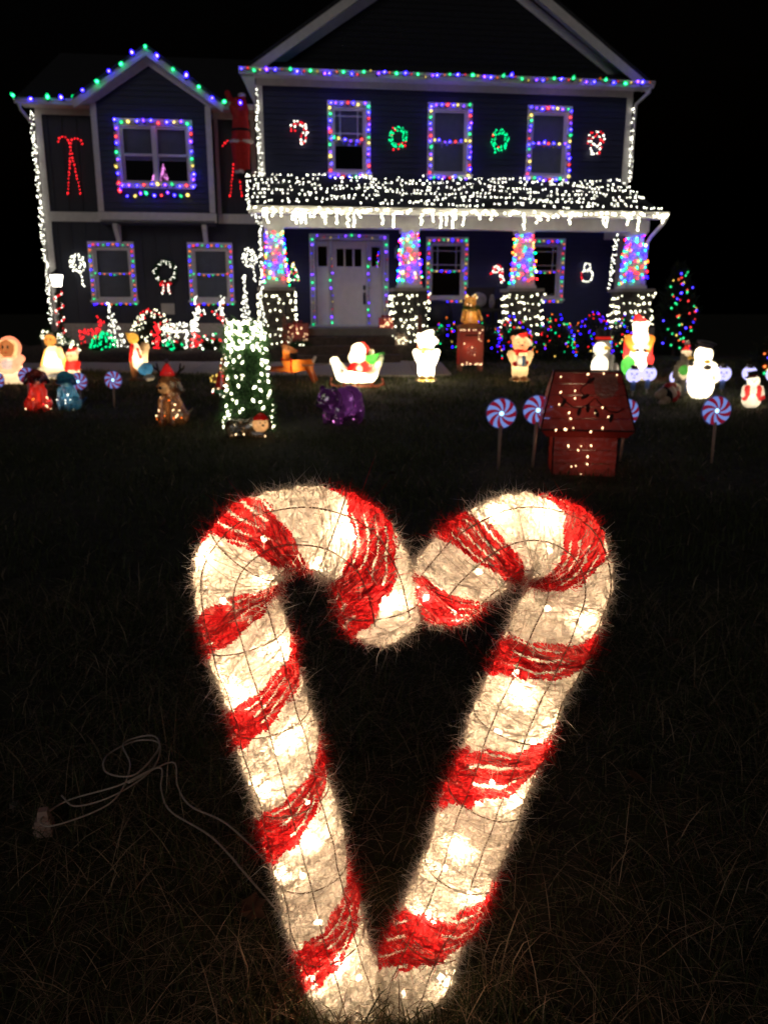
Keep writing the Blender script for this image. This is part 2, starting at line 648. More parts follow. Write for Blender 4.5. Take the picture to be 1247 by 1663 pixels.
for s in (-1, 1):
    ex = AP + s * 4.36
    ez = 8.98 - SL * 4.36
    roof_slab('roof', ((ex, ez), (AP, 8.98)), -0.42, 10.4, 0.07)
    mb = MB()                                              # rake board, shadow board and soffit
    mb.prism([(ex, ez - 0.02), (AP, 8.96), (AP, 8.75), (ex + s * -0.02, ez - 0.22)], -0.425, -0.39)
    mb.build('rake_board', TRIM, house)
    mb = MB()
    mb.prism([(ex, ez - 0.06), (AP, 8.90), (AP, 8.87), (ex, ez - 0.09)], -0.39, -0.02)
    mb.build('soffit', TRIM, house)
    mb = MB()
    mb.prism([(ex - s * 0.3, ez - 0.10 + 0.2), (AP, 8.78), (AP, 8.56), (ex - s * 0.6, ez - 0.10 + 0.2)], -0.045, -0.021)
    mb.build('rake_trim', TRIM, house)
# pent eave with gutter, soffit and frieze
mb = MB()
mb.add([(-3.05, -0.46, 6.03), (5.86, -0.46, 6.03), (5.75, -0.02, 6.30), (-2.9, -0.02, 6.30), (-3.05, -0.46, 6.0), (5.86, -0.46, 6.0), (5.75, -0.02, 6.27), (-2.9, -0.02, 6.27)],
       [(0, 1, 2, 3), (7, 6, 5, 4), (0, 4, 5, 1), (1, 5, 6, 2), (3, 7, 4, 0)])
mb.build('pent_roof', SHINGLE, house)


def gutter(u0, u1, v, z, h=0.12, d=0.12):
    mb = MB()
    P = [(0, 0), (-d * 0.55, 0), (-d * 0.7, h * 0.35), (-d, h * 0.6), (-d, h), (-d + 0.012, h), (-d + 0.012, h * 0.62), (-d * 0.62, h * 0.3), (-0.012, 0.012), (-0.012, h), (0, h)]
    n = len(P)
    vs = [(u0, v + a, z + b) for a, b in P] + [(u1, v + a, z + b) for a, b in P]
    fs = [(i, (i + 1) % n, (i + 1) % n + n, i + n) for i in range(n)] + [tuple(range(n)), tuple(range(2 * n - 1, n - 1, -1))]
    mb.add(vs, fs)
    return mb.build('gutter', TRIM, house)


gutter(-3.06, 5.87, -0.44, 5.92)
MB().box(-3.0, 5.82, -0.435, -0.05, 5.955, 5.975).build('soffit', TRIM, house)
MB().box(-2.72, 5.60, -0.05, -0.022, 5.83, 5.953).build('frieze', TRIM, house)
for a, b in ((-2.74, -2.60), (5.47, 5.61)):
    MB().box(a, b, -0.04, -0.021, 3.3, 5.828).build('corner_board', TRIM, house)
    MB().box(a, b, -0.04, -0.021, 0.86, 2.9).build('corner_board', TRIM, house)
mb = MB()
mb.prism([(-2.75, 5.95), (-3.04, 5.95), (-2.75, 5.35)], -0.42, -0.30)
mb.build('eave_return', TRIM, house)
MB().box(-2.78, -2.74, -0.4, 0.5, 5.3, 5.93).build('eave_return', TRIM, house)


def downspout(pts):
    mb = MB()
    mb.tube(pts, 0.035, 8)
    return mb.build('downspout', TRIM, house, smooth=True)


downspout([(5.80, -0.47, 5.93), (5.80, -0.44, 5.85), (5.66, -0.1, 5.68), (5.66, -0.08, 5.4), (5.66, -0.08, 4.1)])

# left wing: roof, gable bump-out, trims
mb = MB()
mb.add([(-7.66, 0.08, 5.47), (-2.74, 0.08, 5.47), (-2.74, 4.3, 7.5), (-7.66, 4.3, 7.5), (-7.66, 0.08, 5.41), (-2.74, 0.08, 5.41), (-2.74, 4.3, 7.44), (-7.66, 4.3, 7.44),
        (-7.66, 8.4, 5.47), (-2.74, 8.4, 5.47), (-2.74, 8.4, 5.41), (-7.66, 8.4, 5.41)],
       [(0, 1, 2, 3), (7, 6, 5, 4), (0, 4, 5, 1), (3, 2, 9, 8), (7, 11, 10, 6), (0, 3, 7, 4), (3, 8, 11, 7), (1, 5, 6, 2), (2, 6, 10, 9)])
mb.build('wing_roof', SHINGLE, house)
gutter(-7.68, -6.32, 0.10, 5.36, 0.10, 0.10)
gutter(-3.55, -2.80, 0.10, 5.36, 0.10, 0.10)
MB().box(-7.6, -6.18, 0.1, 0.47, 5.37, 5.39).build('soffit', TRIM, house)
MB().box(-3.69, -2.8, 0.1, 0.47, 5.37, 5.39).build('soffit', TRIM, house)
for a, b in ((-7.40, -6.17), (-3.70, -2.79)):
    MB().box(a, b, 0.455, 0.478, 5.25, 5.368).build('frieze', TRIM, house)
MB().box(-7.42, -7.28, 0.455, 0.478, 0.93, 5.248).build('corner_board', TRIM, house)
MB().box(-2.90, -2.79, 0.455, 0.478, 3.31, 5.248).build('corner_board', TRIM, house)
for a, b in ((-6.17, -6.05), (-3.82, -3.70)):
    MB().box(a, b, 0.005, 0.029, 3.27, 5.40).build('corner_board', TRIM, house)
MB().box(-3.68, -3.60, 0.455, 0.478, 3.31, 5.248).build('corner_board', TRIM, house)
MB().box(-7.42, -6.19, 0.44, 0.478, 3.10, 3.30).build('belt_board', TRIM, house)
MB().box(-3.68, -2.75, 0.44, 0.478, 3.10, 3.30).build('belt_board', TRIM, house)
MB().box(-6.19, -3.68, 0.0, 0.028, 3.06, 3.26).build('belt_board', TRIM, house)
WA, WZ = -4.93, 6.42
mb = MB()
mb.prism([(-6.15, 5.45), (-3.72, 5.45), (-4.935, 6.27)], 0.05, 0.2)
gw = mb.build('gable_wall', SIDING, house)
mb = MB()
z = 5.45
while z < 6.2:
    h0, h1 = (6.27 - z) / SL, (6.27 - z - 0.11) / SL
    mb.add([(-4.935 - h0, 0.032, z), (-4.935 + h0, 0.032, z), (-4.935 + h1, 0.047, z + 0.11), (-4.935 - h1, 0.047, z + 0.11)], [(0, 1, 2, 3)])
    z += 0.11
tag(mb.build('siding', SIDING, gw), kind='stuff')
for s in (-1, 1):
    ex, ez = WA + s * 1.52, WZ - SL * 1.52
    roof_slab('gable_roof', ((ex, ez), (WA, WZ)), -0.25, 3.2, 0.06)
    mb = MB()
    mb.prism([(ex, ez - 0.01), (WA, WZ - 0.01), (WA, WZ - 0.16), (ex - s * 0.02, ez - 0.16)], -0.255, -0.22)
    mb.build('rake_board', TRIM, house)
    mb = MB()
    mb.prism([(ex - s * 0.1, ez - 0.02), (WA, WZ - 0.10), (WA, WZ - 0.28), (ex - s * 0.32, ez - 0.02)], 0.005, 0.029)
    mb.build('rake_trim', TRIM, house)
    mb = MB()
    mb.prism([(ex, ez - 0.04), (WA, WZ - 0.04), (WA, WZ - 0.06), (ex, ez - 0.06)], -0.22, 0.0)
    mb.build('soffit', TRIM, house)
for u in (-5.86, -3.97):                                   # brackets under the bump-out
    mb = MB()
    mb.add([(u - 0.045, 0.03, 3.055), (u + 0.045, 0.03, 3.055), (u + 0.045, 0.475, 3.055), (u - 0.045, 0.475, 3.055), (u - 0.045, 0.475, 2.66), (u + 0.045, 0.475, 2.66), (u - 0.045, 0.40, 2.66), (u + 0.045, 0.40, 2.66), (u - 0.045, 0.03, 2.97), (u + 0.045, 0.03, 2.97)],
           [(0, 1, 2, 3), (8, 9, 1, 0), (6, 7, 9, 8), (4, 5, 7, 6), (3, 2, 5, 4), (0, 3, 4, 6, 8), (1, 9, 7, 5, 2)])
    mb.build('bracket', TRIM, house)
downspout([(-7.60, 0.04, 5.38), (-7.58, 0.1, 5.25), (-7.46, 0.42, 5.05), (-7.46, 0.44, 4.7), (-7.46, 0.44, 0.5)])
# small blank house-number plate
mb = MB()
mb.box(-5.05, -4.76, 0.455, 0.475, 1.12, 1.36)
mb.build('number_plate', mat('plate', (0.5, 0.45, 0.42), 0.6, 0.1), house)

# porch: floor, steps, piers, columns, beam, roof
mb = MB()
mb.box(-2.80, 5.50, -2.25, -0.001, 0.70, 0.848)
mb.build('porch_floor', mat('porch_deck', (0.22, 0.2, 0.19), 0.8, 0.15, 10), house)
mb = MB()
mb.box(-2.75, 5.45, -2.2, -0.3, 0.15, 0.70)
mb.build('porch_base', STONE, house)
for k in range(3):
    MB().box(-2.06 if k < 2 else -2.06, -0.08, -2.27 - 0.34 * (3 - k), -2.26 + 0.0, 0.1, 0.20 + 0.163 * (k + 1) - 0.001 * k).build('step', STEPM, house)
MB().box(-1.72, 0.12, -0.13, -0.02, 0.849, 0.90).build('threshold', TRIM, house)
PU = [-2.42, 0.28, 2.66, 5.05]
rs = random.Random(5)
for i, u in enumerate(PU):
    mb = MB()
    mb.box(u - 0.30, u + 0.30, -2.24, -1.64, 0.18, 1.58)
    pier = mb.build('pier', STONE, house)
    mb = MB()
    z = 0.2
    while z < 1.56:                                        # ledge stones proud of the core on front and sides
        h = rs.choice((0.09, 0.12, 0.15))
        h = min(h, 1.58 - z)
        a = u - 0.31
        while a < u + 0.30:
            l = min(rs.uniform(0.14, 0.3), u + 0.31 - a)
            mb.box(a + 0.006, a + l - 0.006, -2.24 - rs.uniform(0.02, 0.055), -2.2, z + 0.006, z + h - 0.006)
            a += l
        b = -2.24
        while b < -1.66:
            l = min(rs.uniform(0.14, 0.3), -1.64 - b)
            for s in (-1, 1):
                o = 0.30 + rs.uniform(0.02, 0.05)
                mb.box(u + s * 0.28, u + s * o, b + 0.006, b + l - 0.006, z + 0.006, z + h - 0.006) if s > 0 else mb.box(u - o, u - 0.28, b + 0.006, b + l - 0.006, z + 0.006, z + h - 0.006)
            b += l
        z += h
    tag(mb.build('ledge_stones', STONE, pier), kind='stuff')
    MB().box(u - 0.37, u + 0.37, -2.32, -1.57, 1.58, 1.64).build('cap', CONC, pier)
    mb = MB()
    mb.frustum(u, -1.94, 1.70, 2.72, 0.215, 0.215, 0.14, 0.14)
    c = mb.build('porch_column', TRIM, house)
    MB().box(u - 0.24, u + 0.24, -2.18, -1.70, 1.641, 1.70).build('base', TRIM, c)
    MB().box(u - 0.18, u + 0.18, -2.12, -1.76, 2.72, 2.79).build('capital', TRIM, c)
MB().box(-2.66, 5.30, -2.06, -1.82, 2.79, 3.02).build('porch_beam', TRIM, house)
for u in (-2.6, 5.2):
    MB().box(u - 0.06, u + 0.1, -1.82, -0.03, 2.80, 3.0).build('porch_beam', TRIM, house)
MB().box(-2.6, 5.3, -1.81, -0.03, 3.001, 3.02).build('porch_ceiling', mat('ceiling_paint', (0.4, 0.4, 0.45), 0.6, 0.08), house)
mb = MB()
mb.add([(-2.86, -2.38, 3.10), (5.46, -2.38, 3.10), (5.46, -0.022, 4.02), (-2.86, -0.022, 4.02), (-2.86, -2.38, 3.02), (5.46, -2.38, 3.02), (5.46, -0.022, 3.94), (-2.86, -0.022, 3.94)],
       [(0, 1, 2, 3), (7, 6, 5, 4), (0, 4, 5, 1), (1, 5, 6, 2), (3, 7, 4, 0)])
pr = mb.build('porch_roof', SHINGLE, house)
mb = MB()                                                   # shingle courses with staggered tabs
nc = 17
rs = random.Random(8)
for k in range(nc):
    t0, t1 = k / nc, (k + 1) / nc
    v0, z0 = -2.39 + 2.36 * t0, 3.103 + 0.92 * t0
    v1, z1 = -2.39 + 2.36 * t1, 3.103 + 0.92 * t1
    a = -2.88 + (0.15 if k % 2 else 0)
    while a < 5.46:
        b = min(a + 0.29, 5.47)
        j = rs.uniform(0, 0.012)
        mb.add([(a, v0, z0 + j), (b, v0, z0 + j), (b, v0, z0 + 0.016 + j), (a, v0, z0 + 0.016 + j), (b, v1, z1 + 0.004), (a, v1, z1 + 0.004)], [(0, 1, 2, 3), (3, 2, 4, 5)])
        a += 0.305
tag(mb.build('shingles', SHINGLE, pr), kind='stuff')
gutter(-2.90, 5.50, -2.40, 3.0, 0.13, 0.12)
MB().box(-2.86, 5.46, -2.395, -2.07, 3.021, 3.04).build('soffit', TRIM, house)
downspout([(5.45, -2.46, 3.02), (5.43, -2.44, 2.93), (5.34, -2.1, 2.70), (5.30, -2.02, 2.58), (5.30, -2.02, 1.7)])

# front door with sidelights
mb = MB()
rect_frame(mb, -1.68, 0.10, 0.72, 2.86, 0.13, -0.05, -0.021)
for a, b in ((-1.24, -1.17), (-0.40, -0.33)):
    mb.box(a, b, -0.03, 0.1, 0.86, 2.72)
dr = mb.build('front_door', TRIM, house)


def panel_with_lights(name, a, b, lights):
    mb = MB()
    for p in wall_pieces(a, b, 0.86, 2.72, lights):
        mb.box(p[0], p[1], 0.03, 0.075, p[2], p[3])
    o = mb.build(name, DOORM, dr)
    for l in lights:
        MB().box(l[0], l[1], 0.045, 0.055, l[2], l[3]).build('pane', glass('door_glass', 0.1, (0.55, 0.62, 0.45)), o)


panel_with_lights('slab', -1.165, -0.405, [(-1.07 + k * 0.2, -0.91 + k * 0.2, 2.17, 2.55) for k in range(3)])
panel_with_lights('sidelight', -1.53, -1.245, [(-1.49, -1.285, 2.17, 2.60)])
panel_with_lights('sidelight', -0.325, -0.03, [(-0.285, -0.08, 2.17, 2.60)])
for a, b in ((-1.10, -0.82), (-0.76, -0.47)):
    mb = MB()
    rect_frame(mb, a, b, 0.98, 2.02, 0.03, 0.022, 0.029)
    mb.build('moulding', DOORM, dr)
mb = MB()
mb.box(-0.475, -0.425, 0.01, 0.029, 1.66, 1.76)
mb.lathe([(0.018, -0.0), (0.03, 0.02), (0.03, 0.03)], 10, M=Matrix.Translation((-0.45, 0.01, 1.71)) @ Matrix.Rotation(PI / 2, 4, 'X'))
mb.build('deadbolt', BLACK, dr)
mb = MB()
mb.box(-0.475, -0.425, 0.01, 0.029, 1.34, 1.60)
mb.tube([(-0.45, 0.0, 1.58), (-0.45, -0.05, 1.54), (-0.45, -0.055, 1.42), (-0.45, 0.0, 1.37)], 0.012, 6)
mb.build('handle', BLACK, dr)
mb = MB()
mb.box(-1.5, -0.05, 1.3, 1.32, 0.86, 2.8)
mb.build('room_lining', mat('hall_wall', (0.10, 0.12, 0.05), 0.9, 0.1), dr)
# unlit wall lantern by the door
mb = MB()
mb.box(0.24, 0.32, -0.05, -0.02, 2.36, 2.58)
mb.tube([(0.28, -0.05, 2.55), (0.28, -0.13, 2.62), (0.30, -0.2, 2.58)], 0.012, 6)
mb.lathe([(0.03, 2.57), (0.085, 2.50), (0.07, 2.36), (0.04, 2.33)], 8, cx=0.30, cy=-0.2)
mb.build('wall_lantern', mat('grey_lantern', (0.45, 0.43, 0.45), 0.5, 0.1), house)

# ---------------------------------------------------------------- light strings
BULBS = {}


def c9_mesh(c, k=1.0):
    key = (c, k)
    if key not in BULBS:
        mb = MB()
        mb.lathe([(0.003, 0.062), (0.012, 0.054), (0.021, 0.036), (0.024, 0.018), (0.018, 0.002), (0.014, -0.002)], 8, mi=0)
        mb.lathe([(0.015, -0.003), (0.015, -0.028), (0.008, -0.032)], 6, mi=1)
        mb.ell((0, 0, 0.022), (0.011, 0.011, 0.018), 8, 5, mi=2)
        o = mb.build('bulb', [bulb_glass(c, k), CORD, emis('bulb_core_%s_%g' % (c, k), HOT[c], PAL[c][1] * 2.6 * k)], None, smooth=True)
        BULBS[key] = o.data
        bpy.data.objects.remove(o)
    return BULBS[key]


def resample(path, step):
    path = [Vector(p) for p in path]
    out, left = [], 0.0
    for a, b in zip(path[:-1], path[1:]):
        L = (b - a).length
        t = left
        while t < L:
            out.append(a.lerp(b, t / L))
            t += step
        left = t - L
    return out


def mini_bulbs(pts, cols, size=0.016, k=1.0, name='bulbs', parent=None, rg=None, tilt=0.6, stretch=1.7):
    """small bulbs joined into one part"""
    rg = rg or np.random.default_rng(len(pts))
    names = sorted(set(cols))
    P = np.array([tuple(p) for p in pts], dtype=float)
    n = len(P)
    ax = rg.normal(size=(n, 3)) * tilt + np.array([0, -0.2, -1.0])
    ax /= np.linalg.norm(ax, axis=1)[:, None]
    h = np.array([0.3, 1.0, 0.2])
    e1 = np.cross(ax, h)
    e1 /= np.linalg.norm(e1, axis=1)[:, None]
    e2 = np.cross(ax, e1)
    s = size * rg.uniform(0.75, 1.25, size=(n, 1))
    V = np.stack([P + ax * s * stretch, P - ax * s * stretch * 0.8, P + e1 * s * 0.8, P + e2 * s * 0.8, P - e1 * s * 0.8, P - e2 * s * 0.8], 1).reshape(-1, 3)
    F = np.array([(0, 2, 3), (0, 3, 4), (0, 4, 5), (0, 5, 2), (1, 3, 2), (1, 4, 3), (1, 5, 4), (1, 2, 5)])
    FF = (np.arange(n)[:, None, None] * 6 + F[None]).reshape(-1, 3)
    mi = np.repeat(np.array([names.index(c) for c in cols]), 8)
    o = npmesh(name, V, FF, [bulbm(c, k) for c in names], parent, mi)
    return tag(o, kind='stuff')


def cord_part(paths, r, parent, m=CORD, jit=0.0, name='cord'):
    mb = MB()
    for p in paths:
        q = [Vector(a) + Vector((random.uniform(-jit, jit), random.uniform(-jit, jit) * 0.4, random.uniform(-jit, jit))) for a in p]
        mb.tube(q, r, 4)
    return mb.build(name, m, parent)


def hstring(name, base, label, group, paths, step, cols, big=True, size=0.014, k=1.0, jit=0.012, scale=1.0, cordm=CORD, minor=(), cat='light string'):
    """a string of bulbs on the house; paths in house coordinates"""
    root = hthing(name, *base, label, cat, group)
    b = Vector(base)
    rel = [[Vector(p) - b for p in path] for path in paths]
    cord_part([resample(p, 0.3) + [p[-1]] for p in rel], 0.006, root, cordm, 0.006)
    rr = random.Random(name + label)
    i = 0
    pts, cc = [], []
    for p in rel:
        for q in resample(p, step):
            c = cols[i % len(cols)] if isinstance(cols, list) else cols(rr)
            i += 1
            q = q + Vector((rr.uniform(-jit, jit), -0.012, rr.uniform(-jit, jit)))
            if big:
                kk = k * (0.25 if c in minor else 1.0) * rr.choice((0.55, 1.0, 1.0))
                o = link('bulb', c9_mesh(c, round(kk, 3)), root)
                o.location = q
                o.rotation_euler = (rr.uniform(0.6, 2.2), rr.uniform(-0.8, 0.8), rr.uniform(-0.5, 0.5))
                s = scale * rr.uniform(0.8, 1.2) * (0.62 if c in minor else 1.0)
                o.scale = (s, s, s)
            else:
                pts.append(q)
                cc.append(c)
    if pts:
        mini_bulbs(pts, cc, size, k, parent=root)
    return root


MULTI = ['blue', 'red', 'blue', 'yellow', 'purple', 'green', 'blue', 'red', 'purple', 'blue', 'green', 'yellow', 'blue', 'purple']


def wloop(o, v, mid=True, drop=0.0, inset=0.04):
    u0, u1, z0, z1 = o
    a, b, c, d = u0 - inset, u1 + inset, z0 - inset - drop, z1 + inset
    p = [[(a, v, c), (a, v, d), (b, v, d), (b, v, c), (a, v, c)]]
    if mid:
        zm = (z0 + z1) / 2
        p.append([(a + 0.08, v, zm), ((a + b) / 2, v, zm - 0.03), (b - 0.06, v, zm)])
    return p


for o, l in zip(UP, ('multicolour bulbs framing the upstairs window nearest the left gable', 'multicolour bulbs framing the middle of three upstairs windows', 'multicolour bulbs framing the rightmost upstairs window')):
    hstring('window_lights', ((o[0] + o[1]) / 2, -0.06, o[2] - 0.1), l, 'bulb strings round the upstairs windows', wloop(o, -0.07, True, 0.05, 0.05), 0.122, MULTI, scale=1.35, k=1.3)
o = WUP[0]
sw = [(o[0] - 0.05 + (o[1] - o[0] + 0.1) * t, -0.03, o[2] - 0.2 - 0.08 * abs(math.sin(PI * 3 * t))) for t in [i / 12 for i in range(13)]]
hstring('window_lights', ((o[0] + o[1]) / 2, 0, o[2] - 0.3), 'multicolour bulbs framing the wide double window under the small gable', 'bulb strings round the upstairs windows',
        [[(o[0] - 0.07, -0.03, o[2] - 0.15), (o[0] - 0.07, -0.03, o[3] + 0.05), (o[1] + 0.07, -0.03, o[3] + 0.05), (o[1] + 0.07, -0.03, o[2] - 0.15)], sw,
         [(o[0], -0.03, o[2] - 0.05), (o[1], -0.03, o[2] - 0.05)]], 0.15, MULTI, scale=1.55, k=1.3)
for o, l in zip(LO, ('small multicolour lights round the ground floor window right of the front door', 'small multicolour lights round the porch window behind the third column')):
    hstring('window_lights', ((o[0] + o[1]) / 2, -0.06, o[2] - 0.1), l, 'small light strings round the lower windows', wloop(o, -0.065, True, 0.02, 0.05), 0.105, ['blue', 'red', 'blue', 'green', 'orange', 'purple', 'red', 'green', 'yellow'], False, 0.0165, 1.0)
for o, l in zip(WLO, ('small multicolour lights round the lower left window beside the lamp post', 'small multicolour lights round the lower window right of the wall wreath')):
    hstring('window_lights', ((o[0] + o[1]) / 2, 0.44, o[2] - 0.1), l, 'small light strings round the lower windows', wloop(o, 0.435, True, 0.05, 0.05), 0.105, ['blue', 'green', 'orange', 'blue', 'red', 'purple', 'green', 'blue', 'orange'], False, 0.0165, 0.8)
# door: frame and the two mullions
hstring('door_lights', (-0.8, -0.06, 0.9), 'multicolour lights hanging round the front door and its sidelights', None,
        [[(-1.62, -0.07, 0.9), (-1.62, -0.07, 2.80), (0.04, -0.07, 2.80), (0.04, -0.07, 0.9)], [(-1.2, -0.06, 0.92), (-1.2, -0.06, 2.4)], [(-0.36, -0.06, 0.92), (-0.36, -0.06, 2.4)]],
        0.155, ['green', 'purple', 'red', 'yellow', 'blue', 'purple'], True, k=1.0, scale=1.15, jit=0.02, minor=('red', 'yellow', 'blue'))
# main gutter
pts = [(-3.02, -0.57, 5.99)]
rr = random.Random(3)
while pts[-1][0] < 5.75:
    pts.append((pts[-1][0] + 0.24, -0.57, 5.98 + rr.uniform(-0.035, 0.035)))
hstring('gutter_lights', (1.4, -0.57, 5.9), 'large coloured bulbs along the main roof gutter', None, [pts], 0.142, ['blue', 'red', 'green', 'yellow', 'purple', 'blue', 'orange', 'green'], True, k=1.5, scale=1.5, jit=0.03, minor=('red', 'yellow', 'orange'))
# wing eave and small gable
hstring('gable_lights', (-4.93, -0.28, 5.5), 'blue and green bulbs along the small gable and its eave', None,
        [[(-7.62, -0.02, 5.44), (-6.55, -0.04, 5.44), (-6.3, -0.27, 5.46), (WA, -0.28, WZ - 0.01), (-3.5, -0.27, 5.42), (-2.95, -0.04, 5.42)]], 0.31, ['green', 'blue'], True, k=2.0, scale=1.7, jit=0.03)
# white corner strings
for name, lab, pa in (('corner_lights', 'white mini lights down the far left corner of the house', [(-7.47, 0.38, 5.25), (-7.47, 0.38, 0.95)]),
                      ('corner_lights', 'white mini lights down the left corner board of the main block', [(-2.74, -0.08, 5.75), (-2.70, -0.1, 4.05)]),
                      ('corner_lights', 'white mini lights down the upper right corner of the house', [(5.62, -0.08, 5.6), (5.62, -0.1, 4.1)]),
                      ('corner_lights', 'white mini lights hanging from the left end of the porch to the ground', [(-2.9, -2.42, 3.7), (-2.90, -2.46, 3.05), (-2.72, -2.36, 2.9), (-2.72, -2.34, 0.6)]),
                      ('corner_lights', 'white mini lights behind the rightmost porch column', [(4.82, -1.5, 2.75), (4.70, -1.6, 1.7)])):
    hstring(name, pa[-1], lab, 'white corner light strings', [pa, [(a + 0.02, b, c) for a, b, c in pa]], 0.062, ['cool'], False, 0.0120, 1.1, jit=0.04)

# net of white lights over the porch roof
rr = random.Random(21)


def roof_pt(u, t, lift=0.05):
    return Vector((u, -2.39 + 2.36 * t, 3.12 + 0.92 * t + lift))


root = hthing('roof_net_lights', 1.4, -2.39, 3.1, 'white net lights spread over the dark porch roof', 'light string')
b = Vector((1.4, -2.39, 3.1))
pts, cords = [], []
for k in range(9):
    t0 = 0.06 + 0.91 * k / 8
    line = []
    u = -2.8
    ph = rr.uniform(0, 6)
    while u < 5.42:
        t = t0 + 0.034 * math.sin(u * 2.9 + ph) + 0.012 * math.sin(u * 7 + k)
        p = roof_pt(u, min(1, max(0.01, t)))
        line.append(p - b)
        dens = 0.68 if math.sin(u * 1.7 + k * 2.1) > -0.6 else 0.2
        if rr.random() < dens:
            pts.append(p - b + Vector((rr.uniform(-.03, .03), rr.uniform(-.015, .015), rr.uniform(0, .025))))
        u += 0.072
    cords.append(line[::3])
cord_part(cords, 0.005, root)
mini_bulbs(pts, ['cool'] * len(pts), 0.0110, 1.7, parent=root, tilt=0.3)
# icicle lights on the porch gutter
root = hthing('icicle_lights', 1.4, -2.55, 3.05, 'warm white icicle lights dripping from the porch gutter', 'light string')
b = Vector((1.4, -2.55, 3.05))
pts, cords = [], [[(u * 0.3 - 2.88 - 1.4, -0.02, 0.02 * math.sin(u * 1.3)) for u in range(28)]]
u = -2.88
while u < 5.48:
    if rr.random() < 0.55:
        pts.append((u - 1.4, -0.025 + rr.uniform(-.015, .015), rr.uniform(-0.03, 0.04)))
    if rr.random() < 0.30:
        n = rr.choice((1, 2, 2, 3, 4, 5))
        dr_ = [(u - 1.4 + rr.uniform(-.02, .02), -0.03, -0.055 * (q + 1)) for q in range(n)]
        pts += dr_
        cords.append([(u - 1.4, -0.03, 0)] + dr_)
    u += 0.055
cord_part(cords, 0.004, root, WCORD)
mini_bulbs(pts, ['white'] * len(pts), 0.0130, 6.5, parent=root)

# columns: multicolour spirals on the shafts, white spirals on the stone piers
ORD = ('leftmost', 'second', 'third', 'rightmost')
for i, u in enumerate(PU):
    root = hthing('column_lights', u, -1.94, 1.7, 'multicolour lights wrapped round the %s tapered porch column' % ORD[i], 'light string', 'coloured wraps on the porch columns')
    pts, cc, line = [], [], []
    n = 150
    for k in range(n):
        t = k / n
        a = t * 2 * PI * 8.3
        hx = 0.215 + (0.14 - 0.215) * t + 0.02
        ca, sa = math.cos(a), math.sin(a)
        m_ = hx / max(abs(ca), abs(sa))
        z = 0.03 + 1.0 * t + rr.uniform(-.045, .045)
        p = Vector((ca * m_, sa * m_, z))
        line.append(p)
        if sa < 0.6:
            pts.append(p + Vector((rr.uniform(-.03, .03), -0.012, 0)))
            cc.append(rr.choice(('deep', 'deep', 'deep', 'purple', 'red', 'green', 'orange', 'yellow', 'red', 'green')))
    cord_part([line], 0.005, root)
    mini_bulbs(pts, cc, 0.0165, 4.0, parent=root)
    root = hthing('pier_lights', u, -1.94, 0.3, 'white lights wound in rows round the %s stone pier' % ORD[i], 'light string', 'white wraps on the stone piers')
    pts, line = [], []
    n = 170
    for k in range(n):
        t = k / n
        a = t * 2 * PI * 7
        ca, sa = math.cos(a), math.sin(a)
        m_ = 0.375 / max(abs(ca), abs(sa))
        z = 0.15 + 1.08 * t + 0.02 * math.sin(k * 1.1) + rr.uniform(-.012, .012)
        p = Vector((ca * m_, sa * m_, z))
        line.append(p)
        if sa < 0.5 and rr.random() < 0.85:
            pts.append(p + Vector((0, -0.008, rr.uniform(-.02, .02))))
            if rr.random() < 0.3:
                pts.append(p + Vector((rr.uniform(-.06, .06), -0.008, rr.uniform(-.05, .05))))
    cord_part([line], 0.005, root)
    mini_bulbs(pts, ['white'] * len(pts), 0.017, 1.0, parent=root)


def motif(name, base, label, group, lines, colf, step=0.045, size=0.016, k=1.0, jit=0.012, cat='light motif', wire=BLACK, r=0.006):
    """wire outline set with small bulbs; lines in the motif's own x,y,z"""
    root = hthing(name, *base, label, cat, group)
    cord_part(lines, r, root, wire, name='wire_frame')
    q = random.Random(label)
    pts, cc = [], []
    for li, l in enumerate(lines):
        for p in resample(l, step):
            pts.append(p + Vector((q.uniform(-jit, jit), -0.02 + q.uniform(-jit, jit), q.uniform(-jit, jit))))
            cc.append(colf(li, p, q))
    mini_bulbs(pts, cc, size, k, parent=root)
    return root


def circ(cx, cz, rx, rz=None, a0=0, a1=360, n=20, y=0.0):
    rz = rz or rx
    return [(cx + rx * math.cos(R(a0 + (a1 - a0) * i / n)), y, cz + rz * math.sin(R(a0 + (a1 - a0) * i / n))) for i in range(n + 1)]


RW = lambda li, p, q: 'red' if (int(p.z * 14 + p.x * 8) % 2) else 'cool'
# upstairs wall motifs
motif('candy_cane_motif', (-1.87, -0.06, 4.65), 'small red and white lit candy cane on the upstairs wall, leftmost motif', 'lit motifs between the upstairs windows',
      [circ(0.02, 0.33, 0.17, 0.16, 190, -10, 12) + [(0.16, 0, 0.2), (0.12, 0, 0.02)], circ(0.02, 0.33, 0.10, 0.09, 190, -10, 10) + [(0.08, 0, 0.2), (0.05, 0, 0.02)]], RW, 0.052, 0.016, 1.0, 0.022)
for u, l in ((0.30, 'small green lit wreath upstairs between the left and middle windows'), (2.58, 'small green lit wreath upstairs between the middle and right windows')):
    motif('wreath_motif', (u, -0.06, 4.62), l, 'lit motifs between the upstairs windows', [circ(0, 0.25, 0.19, 0.21), circ(0, 0.25, 0.13, 0.15), [(-0.1, 0, 0.06), (-0.12, 0, -0.02)]],
          lambda li, p, q: 'red' if q.random() < 0.12 else 'green', 0.055, 0.015, 1.2, 0.022)
